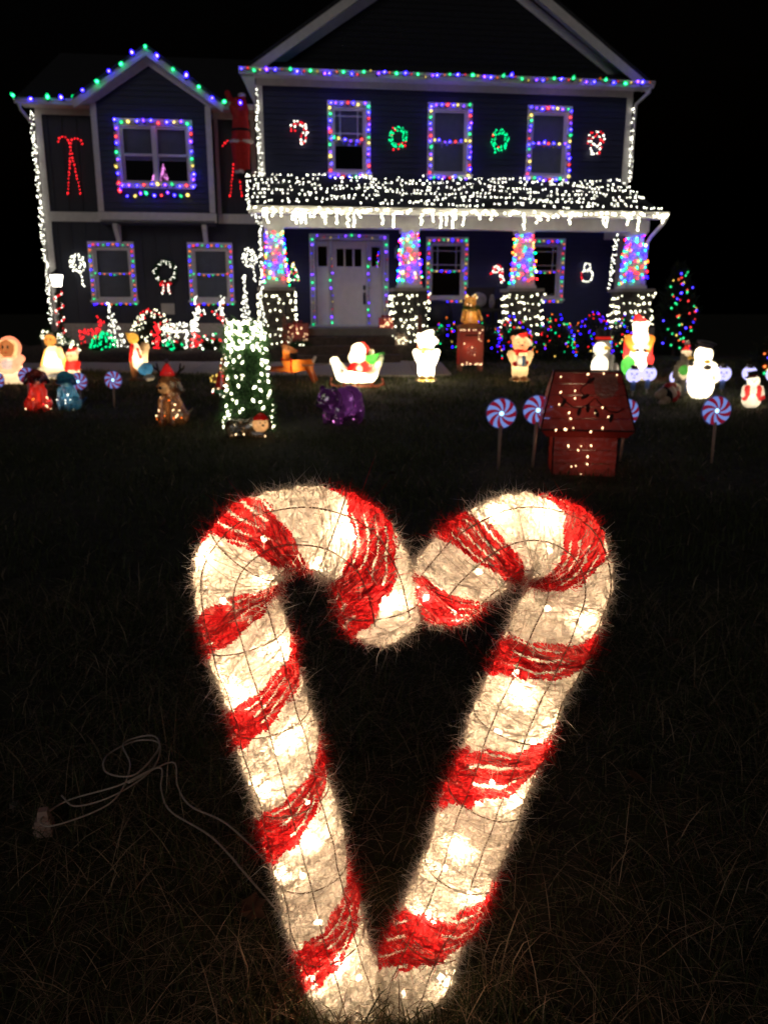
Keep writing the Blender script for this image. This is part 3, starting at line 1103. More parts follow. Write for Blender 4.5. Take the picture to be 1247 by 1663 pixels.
motif('bell_motif', (4.80, -0.06, 4.62), 'small red and white lit bell on the upstairs wall, rightmost motif', 'lit motifs between the upstairs windows',
      [circ(0, 0.30, 0.19, 0.18, 200, -20, 14), circ(0, 0.30, 0.12, 0.11), [(-0.12, 0, 0.18), (-0.1, 0, 0.03), (0.1, 0, 0.03), (0.12, 0, 0.18)]], RW, 0.055, 0.0155, 1.0, 0.022)
# crossed red cane pairs on the wing
for u, l in ((-6.73, 'pair of back-to-back red lit candy canes left of the double window'), (-3.26, 'pair of red lit candy canes on the wall below the climbing red-suited figure')):
    motif('red_cane_pair', (u, 0.42, 3.66), l, 'red lit cane pairs on the wing wall',
          [[(0.13, 0, 0.02), (0.0, 0, 0.98)] + circ(-0.12, 1.02, 0.12, 0.13, 0, 190, 8)[1:], [(-0.13, 0, 0.02), (0.02, 0, 0.98)] + circ(0.14, 1.0, 0.12, 0.13, 180, -10, 8)[1:]],
          lambda li, p, q: 'red', 0.072, 0.016, 0.9, 0.008)
# lit lollipop motifs, wreath and porch wall motifs
for u, z, l in ((-6.80, 1.70, 'white lit ball with a hanging tail left of the lower left window'), (-3.02, 1.85, 'white lit ball with a hanging tail beside the leftmost porch column')):
    motif('lit_ball', (u, 0.42, z), l, 'white lit balls on the lower wing wall',
          [circ(0, 0.52, 0.16, 0.18), circ(0, 0.52, 0.07, 0.17), circ(0, 0.52, 0.15, 0.06), [(0.04, 0, 0.34), (0.1, 0, 0.2), (0.08, 0, 0.1), (0.13, 0, 0.0)]], lambda li, p, q: 'cool', 0.07, 0.015, 1.0, 0.022)
LEAFD = island('wreath_green', (0.015, 0.05, 0.018), (0.05, 0.13, 0.05))


def strands(name, C0, D, width, m, parent, curl=0.25, rg=rng):
    """thin bent ribbons from points C0 along vectors D"""
    n = len(C0)
    side = np.cross(D, rg.normal(size=(n, 3)))
    side /= (np.linalg.norm(side, axis=1)[:, None] + 1e-9)
    wv = side * (width if np.isscalar(width) else width[:, None])
    L = np.linalg.norm(D, axis=1)[:, None]
    mid = C0 + D * 0.55 + rg.normal(size=(n, 3)) * L * curl * 0.4
    tip = C0 + D + rg.normal(size=(n, 3)) * L * curl
    V = np.stack([C0 - wv, C0 + wv, mid - wv * 0.8, mid + wv * 0.8, tip], 1).reshape(-1, 3)
    T = np.array([(0, 1, 3), (0, 3, 2), (2, 3, 4)])
    F = (np.arange(n)[:, None, None] * 5 + T[None]).reshape(-1, 3)
    return tag(npmesh(name, V, F, m, parent), kind='stuff')


root = hthing('wall_wreath', -4.90, 0.40, 1.58, 'round green wreath with white lights and red bow on the lower wing wall', 'wreath')
a = rng.uniform(0, 2 * PI, 900)
C0 = np.stack([0.22 * np.cos(a), rng.normal(0, .03, 900), 0.46 + 0.22 * np.sin(a)], 1)
strands('needles', C0, rng.normal(size=(900, 3)) * 0.05, 0.006, LEAFD, root)
MB().tube(circ(0, 0.46, 0.22, n=24)[:-1], 0.03, 6, close=True).build('ring', LEAFD, root)
q = random.Random(4)
pts = [Vector((0.22 * math.cos(t) + q.uniform(-.05, .05), -0.06, 0.46 + 0.22 * math.sin(t) + q.uniform(-.05, .05))) for t in [i * 2 * PI / 48 for i in range(48)]]
mini_bulbs(pts[::3] + pts[1::3], ['cool'] * len(pts[::3] + pts[1::3]), 0.0115, 0.8, parent=root)
BOW = mat('red_ribbon', (0.45, 0.01, 0.015), 0.5, 0.2)
mb = MB()
for s in (-1, 1):
    mb.ell((s * 0.07, -0.07, 0.22), (0.075, 0.03, 0.05), 10, 6)
    mb.add([(0, -0.07, 0.22), (s * 0.03, -0.08, 0.2), (s * 0.12, -0.06, 0.0), (s * 0.05, -0.07, 0.0)], [(0, 1, 2, 3)])
mb.ell((0, -0.08, 0.22), (0.03, 0.03, 0.03), 8, 6)
mb.build('bow', BOW, root, smooth=True)
mini_bulbs([Vector((q.uniform(-.12, .12), -0.1, q.uniform(0.17, 0.26))) for _ in range(9)], ['red'] * 9, 0.018, 0.7, parent=root)
mini_bulbs([Vector((s * (0.04 + 0.05 * t) + q.uniform(-.02, .02), -0.1, 0.18 - 0.2 * t)) for s in (-1, 1) for t in (0, .3, .6, .9)], ['cool'] * 8, 0.018, 0.8, parent=root)
motif('tree_motif', (-2.05, -0.06, 1.84), 'tiny lit tree outline on the porch wall beside the leftmost column', 'lit motifs on the porch wall', [[(0, 0, 0.38), (-0.13, 0, 0.02), (0.13, 0, 0.02), (0, 0, 0.38)], [(-0.06, 0, 0.2), (0.07, 0, 0.1)]],
      lambda li, p, q: q.choice(('red', 'green', 'yellow', 'cool')), 0.04, 0.016)
motif('candy_cane_motif', (2.62, -0.06, 1.84), 'small lit candy cane on the porch wall between the two porch windows', 'lit motifs on the porch wall', [circ(0, 0.28, 0.1, 0.1, 200, 0, 10) + [(0.12, 0, 0.15), (0.16, 0, 0)], circ(0, 0.28, 0.05, 0.05, 200, 0, 6) + [(0.06, 0, 0.15), (0.1, 0, 0)], [(-0.16, 0, 0.2), (0, 0, 0.22)]], RW, 0.038, 0.014)
motif('snowman_motif', (4.76, -0.06, 1.88), 'small white lit snowman outline on the porch wall right of the windows', 'lit motifs on the porch wall', [circ(0, 0.12, 0.14, 0.13), circ(0, 0.31, 0.08, 0.09)], lambda li, p, q: 'red' if (p.x < -0.08 and p.z < 0.2) else 'cool', 0.04, 0.014, k=0.7)

# ---------------------------------------------------------------- moulded figures: smooth-union shapes meshed by surface nets
def prim_d(P, p):
    k = p[0]
    if k == 'e':
        c, r = np.array(p[1]), np.array(p[2], float)
        q = P - c
        if len(p) > 3 and isinstance(p[3], Matrix):
            q = q @ np.array(p[3].to_3x3())
        a = np.linalg.norm(q / r, axis=-1)
        b = np.linalg.norm(q / (r * r), axis=-1)
        return a * (a - 1.0) / np.maximum(b, 1e-6)
    if k == 'c':
        a, b = np.array(p[1], float), np.array(p[2], float)
        d = b - a
        t = np.clip(((P - a) @ d) / (d @ d), 0, 1)
        return np.linalg.norm(P - a - t[..., None] * d, axis=-1) - (p[3] + (p[4] - p[3]) * t)
    if k == 'b':
        q = np.abs(P - np.array(p[1])) - np.array(p[2]) + p[3]
        return np.linalg.norm(np.maximum(q, 0), axis=-1) + np.minimum(q.max(axis=-1), 0) - p[3]


def bounds(p):
    if p[0] == 'c':
        a, b = np.array(p[1]), np.array(p[2])
        return np.minimum(a - p[3], b - p[4]), np.maximum(a + p[3], b + p[4])
    r = np.array(p[2])
    if len(p) > 3 and isinstance(p[3], Matrix):
        r = np.full(3, max(p[2]))
    return np.array(p[1]) - r, np.array(p[1]) + r


def surface_nets(D, o, h):
    ins = D < 0
    sh = [s - 1 for s in D.shape]
    corner = [(i, j, k) for i in (0, 1) for j in (0, 1) for k in (0, 1)]
    sub = lambda A, c: A[c[0]:c[0] + sh[0], c[1]:c[1] + sh[1], c[2]:c[2] + sh[2]]
    acc = np.zeros(sh + [3])
    cnt = np.zeros(sh)
    for a in range(8):
        for b in range(a + 1, 8):
            ca, cb = np.array(corner[a]), np.array(corner[b])
            if np.abs(ca - cb).sum() != 1:
                continue
            da, db = sub(D, ca), sub(D, cb)
            m = (da < 0) != (db < 0)
            t = np.where(m, da / np.where(m, da - db, 1), 0)
            acc += np.where(m[..., None], ca + t[..., None] * (cb - ca), 0)
            cnt += m
    act = cnt > 0
    idx = -np.ones(sh, int)
    idx[act] = np.arange(act.sum())
    g = np.argwhere(act)
    V = o + h * (g + acc[act] / cnt[act][:, None])
    F = []
    for ax in range(3):
        s0 = [slice(None)] * 3
        s1 = [slice(None)] * 3
        s0[ax] = slice(0, -1)
        s1[ax] = slice(1, None)
        A, B = ins[tuple(s0)], ins[tuple(s1)]
        e = np.argwhere(A != B)
        u_, v_ = [(1, 2), (2, 0), (0, 1)][ax]
        ok = (e[:, u_] > 0) & (e[:, v_] > 0) & (e[:, u_] < D.shape[u_] - 1) & (e[:, v_] < D.shape[v_] - 1)
        e = e[ok]
        du, dv = np.zeros(3, int), np.zeros(3, int)
        du[u_] = 1
        dv[v_] = 1
        q = [e - du - dv, e - dv, e, e - du]
        Q = np.stack([idx[tuple(x.T)] for x in q], 1)
        fl = A[tuple(e.T)]
        Q[~fl] = Q[~fl][:, ::-1]
        F.append(Q)
    return V, np.concatenate(F)


def moulded(root, prims, k=0.03, res=52, mats=None, split=True):
    """prims: (part, colour key, shape...). One continuous skin; faces go to the part of the nearest shape."""
    shp = [p[2:] for p in prims]
    lo = np.min([bounds(p)[0] for p in shp], 0) - 0.03
    hi = np.max([bounds(p)[1] for p in shp], 0) + 0.03
    h = (hi - lo).max() / res
    nn = np.ceil((hi - lo) / h).astype(int) + 2
    G = np.stack(np.meshgrid(*[lo[i] + h * np.arange(nn[i]) for i in range(3)], indexing='ij'), -1)
    D = None
    for p in shp:
        d = prim_d(G, p)
        if D is None:
            D = d
        else:
            m = np.maximum(k - np.abs(D - d), 0) / k
            D = np.minimum(D, d) - m * m * k * 0.25
    V, F = surface_nets(D, lo, h)
    c = V[F].mean(1)
    near = np.argmin(np.stack([prim_d(c, p) for p in shp], 0), 0)
    SEP = ('arm', 'leg', 'ear', 'foot', 'sleeve', 'cuff', 'boot', 'haunch', 'wing', 'mitten', 'strap', 'scarf')
    keys, ki = [], []
    for i, p in enumerate(prims):
        kk = (p[0], p[1], i if (p[0] in SEP or (p[0] in ('coat', 'vest', 'cloak') and abs(p[3 if p[2] == 'e' else 3][0]) > 0.05)) else -1)
        if kk not in keys:
            keys.append(kk)
        ki.append(keys.index(kk))
    pk = np.array(ki)[near]
    for i, (part, ck, _) in enumerate(keys):
        f = F[pk == i]
        if not len(f):
            continue
        u_, inv = np.unique(f, return_inverse=True)
        npmesh(part, V[u_], inv.reshape(f.shape), mats[ck] if mats else ck, root, smooth=True)


def lamp(root, loc, power, col=(1.0, 0.72, 0.42), r=0.03):
    l = bpy.data.lights.new('bulb_light', 'POINT')
    l.energy = power
    l.color = col
    l.shadow_soft_size = r
    o = bpy.data.objects.new('bulb_light', l)
    COL.objects.link(o)
    o.parent = root
    o.location = loc
    return o


def dots(root, items):
    """small painted details: (name, material, centre, radii)"""
    for n, m, c, r in items:
        mb = MB()
        mb.ell(c, r, 8, 6)
        mb.build(n, m, root, smooth=True)


PL = {n: shell('plastic_' + n, c, 0.20, 0.04, 0.15) for n, c in dict(
    white=(0.85, 0.82, 0.75), cream=(0.85, 0.68, 0.45), red=(0.62, 0.03, 0.03), pink=(0.8, 0.33, 0.28), amber=(0.85, 0.42, 0.12), tan=(0.62, 0.30, 0.14), brown=(0.28, 0.12, 0.05),
    blue=(0.05, 0.25, 0.6), grey=(0.30, 0.32, 0.42), green=(0.06, 0.4, 0.07), orange=(0.85, 0.28, 0.04), gold=(0.8, 0.55, 0.12), black=(0.012, 0.012, 0.014), skin=(0.8, 0.45, 0.28), dgrey=(0.09, 0.085, 0.08)).items()}
PAINT = mat('black_paint', (0.012, 0.01, 0.01), 0.4, 0.2)
RPAINT = mat('red_paint', (0.4, 0.02, 0.02), 0.4, 0.2)


def tinsel(n, c, clear=0.25):
    return shell('tinsel_' + n, c, clear, 0.16, 0.35, noise=0.2, nscale=38, rough=0.22)


def scatter_bulbs(root, prims, n, cols, size=0.011, k=1.0, seed=1, front=True, zmax=None):
    """bulbs just under the skin of a shape, on the side one can see"""
    q = np.random.default_rng(seed)
    out = []
    while len(out) < n:
        p = prims[q.integers(len(prims))][2:]
        if p[0] == 'e':
            d = q.normal(size=3)
            d /= np.linalg.norm(d)
            x = np.array(p[1]) + d * np.array(p[2]) * 1.0
        elif p[0] == 'c':
            t = q.random()
            d = q.normal(size=3)
            d /= np.linalg.norm(d)
            x = np.array(p[1]) * (1 - t) + np.array(p[2]) * t + d * (p[3] * (1 - t) + p[4] * t)
        else:
            d = q.uniform(-1, 1, 3)
            d[q.integers(3)] = np.sign(q.normal())
            x = np.array(p[1]) + d * np.array(p[2])
        if (front and d[1] > 0.1) or x[2] < 0.01:
            continue
        out.append(x + np.array([0, -0.004, 0]))
    cc = [cols[q.integers(len(cols))] for _ in out]
    return mini_bulbs(out, cc, size, k, parent=root, rg=q)


def fig(name, x, y, label, cat, rz=0.0, group=None):
    return thing(name, (x, y, gz(y) - 0.005), label, cat, group, rz=rz)


FG = 'light-up plastic yard figures'
# -- hooded child with muff, far left
t = fig('hooded_child_figure', -5.53, 12.0, 'glowing plastic child in a pink fur hood with grey muff, far left of lawn', 'yard figure', 0.1, FG)
moulded(t, [('base', PL['white'], 'e', (0, 0, 0.04), (0.22, 0.16, 0.05)), ('coat', PL['white'], 'c', (0, 0, 0.08), (0, 0, 0.34), 0.17, 0.11), ('coat', PL['pink'], 'c', (0, 0, 0.2), (0, 0, 0.3), 0.165, 0.14),
            ('coat', PL['white'], 'c', (-0.08, -0.10, 0.1), (-0.08, -0.06, 0.2), 0.06, 0.05), ('coat', PL['white'], 'c', (0.08, -0.10, 0.1), (0.08, -0.06, 0.2), 0.06, 0.05),
            ('sleeve', PL['pink'], 'c', (-0.15, 0, 0.36), (-0.1, -0.13, 0.27), 0.06, 0.055), ('sleeve', PL['pink'], 'c', (0.15, 0, 0.36), (0.1, -0.13, 0.27), 0.06, 0.055),
            ('muff', PL['grey'], 'e', (0, -0.15, 0.29), (0.085, 0.05, 0.065)), ('hood', PL['pink'], 'e', (0, 0.02, 0.52), (0.165, 0.14, 0.17)), ('face', PL['brown'], 'e', (0, -0.085, 0.51), (0.115, 0.075, 0.12)), ('hood_fur', PL['cream'], 'c', (-0.1, -0.09, 0.42), (-0.125, -0.08, 0.56), 0.028, 0.028), ('hood_fur', PL['cream'], 'c', (0.1, -0.09, 0.42), (0.125, -0.08, 0.56), 0.028, 0.028), ('hood_fur', PL['cream'], 'c', (-0.1, -0.08, 0.6), (0.1, -0.08, 0.6), 0.028, 0.028)])
dots(t, [('eye', PAINT, (s * 0.035, -0.158, 0.535), (0.016, 0.010, 0.026)) for s in (-1, 1)] + [('mouth', RPAINT, (0, -0.156, 0.46), (0.02, 0.008, 0.008))])
lamp(t, (0, 0.03, 0.25), 8)
lamp(t, (0, 0.03, 0.5), 2.2)
# -- round-faced figure in a white robe
t = fig('robed_figure', -5.22, 12.8, 'glowing figure with amber round face and wide white robe below the lamp post', 'yard figure', 0.15, FG)
moulded(t, [('robe', PL['white'], 'c', (0, 0, 0.06), (0, 0, 0.42), 0.20, 0.09), ('robe', PL['white'], 'e', (-0.1, -0.06, 0.1), (0.14, 0.12, 0.1)), ('cloak', PL['amber'], 'c', (0.12, 0.03, 0.12), (0.09, 0.02, 0.42), 0.11, 0.06),
            ('cloak', PL['amber'], 'c', (-0.14, 0.05, 0.2), (-0.08, 0.03, 0.42), 0.07, 0.05), ('sleeve', PL['cream'], 'c', (0.1, -0.02, 0.42), (0.14, -0.06, 0.34), 0.055, 0.05), ('head', PL['amber'], 'e', (-0.02, -0.01, 0.58), (0.09, 0.085, 0.095)),
            ('bow', PL['grey'], 'e', (0.05, -0.16, 0.045), (0.13, 0.06, 0.035)), ('hat', PL['dgrey'], 'e', (-0.02, 0.01, 0.672), (0.065, 0.06, 0.028))], k=0.025)
dots(t, [('eye', PAINT, (-0.02 + s * 0.03, -0.092, 0.6), (0.011, 0.008, 0.02)) for s in (-1, 1)])
lamp(t, (0, 0, 0.25), 9, (1, 0.78, 0.45))
lamp(t, (-0.02, 0.02, 0.57), 1.0)


def capped_child(x, y, lab, rz):
    t = fig('capped_child_figure', x, y, lab, 'yard figure', rz, FG)
    moulded(t, [('body', PL['white'], 'c', (0, 0, 0.05), (0, 0, 0.2), 0.1, 0.08), ('coat', PL['red'], 'c', (0, 0, 0.2), (0, 0, 0.27), 0.09, 0.07), ('sleeve', PL['red'], 'c', (-0.09, 0, 0.27), (-0.08, -0.06, 0.18), 0.035, 0.03), ('sleeve', PL['red'], 'c', (0.09, 0, 0.27), (0.08, -0.06, 0.18), 0.035, 0.03),
                ('head', PL['cream'], 'e', (0, -0.01, 0.37), (0.085, 0.08, 0.085)), ('cap_brim', PL['white'], 'e', (0, 0, 0.415), (0.095, 0.09, 0.03)), ('cap', PL['red'], 'c', (0, 0.01, 0.43), (0.05, 0.02, 0.48), 0.075, 0.035), ('bobble', PL['white'], 'e', (0.09, 0.0, 0.44), (0.03, 0.03, 0.03))], k=0.02)
    dots(t, [('eye', PAINT, (s * 0.028, -0.087, 0.38), (0.009, 0.007, 0.015)) for s in (-1, 1)])
    lamp(t, (0, 0.01, 0.2), 1.8)
    lamp(t, (0, 0.01, 0.38), 1.0)


capped_child(-4.74, 12.35, 'small glowing child figure in red cap behind the blue tinsel animal', -0.2)


# -- tinsel animals with small bulbs
def sitting_animal(name, x, y, lab, m, mh, n, cols, sc, rz, seed, muzzle=None, k=1.0, bow=False):
    t = fig(name, x, y, lab, 'yard figure', rz, 'tinsel animals with mini lights')
    S = sc
    pr = [('body', m, 'c', (0, 0.05 * S, 0.14 * S), (0, 0, 0.30 * S), 0.12 * S, 0.085 * S), ('haunch', m, 'e', (-0.1 * S, 0.02 * S, 0.09 * S), (0.065 * S, 0.1 * S, 0.085 * S)), ('haunch', m, 'e', (0.1 * S, 0.02 * S, 0.09 * S), (0.065 * S, 0.1 * S, 0.085 * S)),
          ('leg', m, 'c', (-0.06 * S, -0.09 * S, 0.03 * S), (-0.06 * S, -0.06 * S, 0.26 * S), 0.036 * S, 0.045 * S), ('leg', m, 'c', (0.06 * S, -0.09 * S, 0.03 * S), (0.06 * S, -0.06 * S, 0.26 * S), 0.036 * S, 0.045 * S),
          ('head', mh, 'e', (0, -0.03 * S, 0.42 * S), (0.10 * S, 0.10 * S, 0.095 * S)), ('muzzle', muzzle or mh, 'c', (0, -0.08 * S, 0.395 * S), (0, -0.15 * S, 0.385 * S), 0.055 * S, 0.045 * S),
          ('ear', mh, 'c', (-0.09 * S, 0, 0.45 * S), (-0.12 * S, 0, 0.36 * S), 0.03 * S, 0.035 * S), ('ear', mh, 'c', (0.09 * S, 0, 0.45 * S), (0.12 * S, 0, 0.36 * S), 0.03 * S, 0.035 * S), ('tail', m, 'c', (0.05 * S, 0.16 * S, 0.06 * S), (0.1 * S, 0.24 * S, 0.14 * S), 0.03 * S, 0.02 * S)]
    moulded(t, pr, k=0.02, res=44)
    dots(t, [('eye', PAINT, (s * 0.04 * S, -0.118 * S, 0.44 * S), (0.012 * S,) * 3) for s in (-1, 1)] + [('nose', PAINT, (0, -0.195 * S, 0.40 * S), (0.018 * S,) * 3)])
    scatter_bulbs(t, pr[:5], n, cols, 0.011, k, seed)
    lamp(t, (0, 0, 0.2 * S), 1.0)
    return t


sitting_animal('red_dog', -3.91, 9.06, 'shiny red tinsel dog sitting on the lawn, lit from inside', tinsel('red', (0.6, 0.03, 0.025)), tinsel('maroon', (0.16, 0.03, 0.03)), 18, ['warm', 'red', 'orange'], 0.92, 0.5, 3, k=0.7)
sitting_animal('blue_animal', -3.61, 9.16, 'shiny blue tinsel animal sitting right of the red dog', tinsel('blue', (0.03, 0.16, 0.36)), tinsel('cyan', (0.03, 0.22, 0.42)), 16, ['cool'], 0.86, -0.3, 5, k=0.5)
# -- standing figure with blue trousers
t = fig('leaning_figure', -3.66, 12.17, 'glowing figure in white with red straps, golden head and blue trousers', 'yard figure', 0.2, FG)
moulded(t, [('base', PL['brown'], 'e', (-0.02, 0, 0.03), (0.17, 0.12, 0.04)), ('leg', PL['brown'], 'c', (-0.08, 0.0, 0.08), (-0.11, 0, 0.3), 0.055, 0.05), ('trousers', PL['blue'], 'e', (0.07, -0.04, 0.2), (0.11, 0.1, 0.095)), ('shoe', PL['white'], 'e', (0.12, -0.06, 0.07), (0.08, 0.07, 0.05)),
            ('torso', PL['white'], 'c', (-0.02, 0, 0.28), (-0.05, 0, 0.52), 0.10, 0.055), ('strap', PL['red'], 'c', (-0.13, -0.03, 0.34), (-0.1, -0.05, 0.54), 0.025, 0.03), ('strap', PL['red'], 'c', (0.02, -0.1, 0.36), (-0.02, -0.08, 0.5), 0.02, 0.02), ('arm', PL['cream'], 'c', (0.06, -0.02, 0.32), (0.09, -0.06, 0.5), 0.05, 0.05),
            ('face', PL['cream'], 'e', (0.09, -0.04, 0.53), (0.07, 0.06, 0.065)), ('head', PL['gold'], 'e', (-0.08, 0, 0.65), (0.085, 0.08, 0.075)), ('ear', PL['gold'], 'c', (-0.13, 0, 0.68), (-0.17, 0, 0.72), 0.03, 0.02)], k=0.02)
dots(t, [('eye', PAINT, (0.075 + s * 0.022, -0.1, 0.55), (0.008,) * 3) for s in (-1, 1)] + [('button', PAINT, (0.08, -0.14, 0.22), (0.012,) * 3)])
lamp(t, (-0.02, 0.02, 0.36), 5)
lamp(t, (-0.07, 0.02, 0.62), 0.8)

# -- tinsel reindeer with red hat
BR = tinsel('brown', (0.16, 0.07, 0.03))
t = sitting_animal('reindeer_sitting', -2.14, 8.04, 'brown tinsel reindeer sitting on the lawn in a red pointed hat', BR, BR, 26, ['warm', 'orange', 'warm'], 0.98, -0.25, 9, muzzle=tinsel('tan', (0.6, 0.38, 0.2)), k=0.6)
lamp(t, (0, -0.10, 0.39), 0.25)
MB().lathe([(0.075, 0.50), (0.06, 0.54), (0.025, 0.60), (0.004, 0.63)], 12, cx=-0.02).build('hat', shell('hat_red', (0.7, 0.02, 0.03), 0.2, 0.1, 0.3), t, smooth=True)
MB().ell((-0.02, 0, 0.64), (0.022,) * 3, 8, 6).build('bobble', PL['grey'], t, smooth=True)
lamp(t, (-0.02, 0, 0.53), 0.15)
for s in (-1, 1):
    mb = MB()
    mb.tube([(s * 0.07, 0, 0.49), (s * 0.12, 0, 0.55), (s * 0.13, 0.0, 0.62)], [0.013, 0.012, 0.006], 6)
    mb.tube([(s * 0.11, 0, 0.54), (s * 0.16, 0, 0.57), (s * 0.17, 0, 0.60)], [0.011, 0.01, 0.005], 6)
    mb.build('antler', mat('antler_brown', (0.035, 0.02, 0.012), 0.6), t, smooth=True)

# -- fuzzy green pillar wound with white lights
t = fig('lit_topiary', -1.29, 7.6, 'tall fuzzy green pillar wound with bright white lights', 'topiary')
GRN = island('tinsel_green', (0.03, 0.10, 0.03), (0.14, 0.30, 0.10), 0.4, 0.35)
MB().lathe([(0.17, 0.0), (0.17, 0.1), (0.13, 0.55), (0.10, 0.9), (0.08, 1.0), (0.03, 1.04)], 16).build('core', mat('topiary_core', (0.02, 0.045, 0.02), 0.8), t, smooth=True)
n = 5200
a = rng.uniform(0, 2 * PI, n)
z = rng.uniform(0.02, 1.03, n)
rad = 0.185 - 0.075 * z + 0.02 * np.sin(z * 31 + a) + 0.02 * np.sin(z * 9 + 2 * a)
C0 = np.stack([rad * np.cos(a), rad * np.sin(a), z], 1)
D = np.stack([np.cos(a), np.sin(a), rng.normal(0, .5, n)], 1) * rng.uniform(0.035, 0.095, n)[:, None]
strands('garland', C0, D * np.where(rng.random(n) < 0.15, 1.6, 1.0)[:, None], 0.0035, GRN, t)
q = random.Random(12)
pts = []
for i in range(120):
    tt = i / 120
    aa = tt * 2 * PI * 9 + q.uniform(-.6, .6)
    rq = (0.235 - 0.075 * tt) * q.uniform(0.88, 1.08)
    pts.append(Vector((rq * math.cos(aa), rq * math.sin(aa), 0.05 + 0.95 * tt + q.uniform(-.045, .045))))
for i in range(90):
    aa = q.uniform(PI, 2 * PI)
    rq = q.uniform(0.10, 0.20)
    pts.append(Vector((rq * math.cos(aa), rq * math.sin(aa), q.uniform(0.82, 1.08) - rq * 0.3)))
mini_bulbs(pts, ['white'] * len(pts), 0.014, 1.6, parent=t)
# -- small dog figure lying at its foot
t = fig('lying_dog', -1.22, 7.36, 'small brown tinsel dog with glowing face lying at the foot of the green pillar', 'yard figure', 0.4, 'tinsel animals with mini lights')
DK = tinsel('dark', (0.09, 0.06, 0.04))
pr = [('body', DK, 'c', (-0.16, 0.05, 0.09), (0.0, 0.0, 0.09), 0.085, 0.075), ('leg', DK, 'c', (-0.2, -0.03, 0.03), (-0.12, -0.06, 0.03), 0.035, 0.03), ('leg', DK, 'c', (0, -0.05, 0.03), (0.08, -0.1, 0.03), 0.035, 0.03), ('head', tinsel('face', (0.75, 0.5, 0.3)), 'e', (0.06, -0.06, 0.12), (0.07, 0.07, 0.075)), ('ear', DK, 'c', (-0.01, -0.03, 0.17), (-0.03, -0.04, 0.09), 0.025, 0.03), ('ear', DK, 'c', (0.13, -0.05, 0.17), (0.15, -0.05, 0.1), 0.025, 0.03)]
moulded(t, pr, 0.02, 44)
MB().lathe([(0.075, 0.165), (0.06, 0.19), (0.03, 0.215), (0.006, 0.225)], 12, cx=0.07, cy=-0.05).build('hat', PL['red'], t, smooth=True)
dots(t, [('nose', PAINT, (0.07, -0.132, 0.12), (0.014,) * 3), ('eye', PAINT, (0.045, -0.125, 0.145), (0.008,) * 3), ('eye', PAINT, (0.09, -0.125, 0.145), (0.008,) * 3)])
lamp(t, (0.06, -0.06, 0.12), 0.55)
scatter_bulbs(t, pr[:3], 8, ['warm'], 0.009, 0.7, 4)

# -- purple bear
t = fig('purple_bear', -0.47, 8.04, 'shiny translucent purple bear standing on the lawn', 'yard figure', -0.75, 'tinsel animals with mini lights')
PB = shell('purple_film', (0.17, 0.045, 0.20), 0.25, 0.22, 0.3, noise=0.10, nscale=14, rough=0.15)
pr = [('body', PB, 'e', (0, 0.1, 0.23), (0.135, 0.2, 0.145)), ('body', PB, 'e', (0, 0.18, 0.24), (0.14, 0.13, 0.15)), ('head', PB, 'e', (0, -0.13, 0.27), (0.115, 0.1, 0.11)), ('muzzle', PB, 'e', (0, -0.22, 0.24), (0.055, 0.05, 0.045)), ('ear', PB, 'e', (-0.085, -0.12, 0.37), (0.038, 0.025, 0.038)), ('ear', PB, 'e', (0.085, -0.12, 0.37), (0.038, 0.025, 0.038))]
pr += [('leg', PB, 'c', (sx * 0.08, sy, 0.035), (sx * 0.08, sy + 0.01, 0.16), 0.048, 0.058) for sx in (-1, 1) for sy in (-0.06, 0.22)]
moulded(t, pr, 0.03, 52)
dots(t, [('eye', PAINT, (s * 0.045, -0.225, 0.295), (0.013,) * 3) for s in (-1, 1)] + [('nose', PAINT, (0, -0.272, 0.25), (0.02, 0.012, 0.015))])
MB().tube(circ(0, 0.25, 0.118, 0.12, n=20, y=-0.05)[:-1], 0.004, 5, close=True).build('wire_frame', WIRE, t)
MB().tube([(0.137 * math.cos(i * PI / 10), 0.1 + 0.02 * math.sin(i), 0.23 + 0.147 * math.sin(i * PI / 10)) for i in range(20)], 0.004, 5, close=True).build('wire_frame', WIRE, t)
scatter_bulbs(t, pr[:2] + pr[6:], 16, ['pink'], 0.009, 2.0, 6)
lamp(t, (0, 0.1, 0.2), 0.8, (0.95, 0.75, 0.95))

# -- leaping reindeer and sleigh
t = fig('leaping_reindeer', -1.28, 11.9, 'orange plastic reindeer leaping ahead of the glowing sleigh', 'yard figure', 0.0)
t.location.z += 0.06
OR, OD = PL['orange'], PL['tan']
moulded(t, [('body', OR, 'c', (-0.08, 0, 0.16), (0.14, 0, 0.18), 0.075, 0.065), ('neck', OR, 'c', (-0.12, 0, 0.2), (-0.13, 0, 0.33), 0.05, 0.036), ('head', OD, 'c', (-0.12, 0, 0.37), (-0.02, -0.01, 0.345), 0.045, 0.026), ('leg', OR, 'c', (-0.12, -0.04, 0.13), (-0.3, -0.05, 0.12), 0.035, 0.02), ('leg', OR, 'c', (-0.12, 0.04, 0.13), (-0.32, 0.05, 0.14), 0.035, 0.02),
            ('leg', OR, 'c', (0.14, -0.04, 0.15), (0.21, -0.05, -0.02), 0.04, 0.018), ('leg', OR, 'c', (0.14, 0.04, 0.15), (0.23, 0.05, 0.0), 0.04, 0.018), ('tail', PL['white'], 'c', (0.19, 0, 0.22), (0.22, 0, 0.27), 0.025, 0.018), ('ear', OD, 'c', (-0.15, -0.02, 0.4), (-0.19, -0.03, 0.42), 0.018, 0.01)], k=0.02, res=60)
dots(t, [('eye', PAINT, (-0.09, -0.04, 0.38), (0.01, 0.008, 0.012)), ('nose', RPAINT, (0.005, -0.01, 0.35), (0.014,) * 3)])
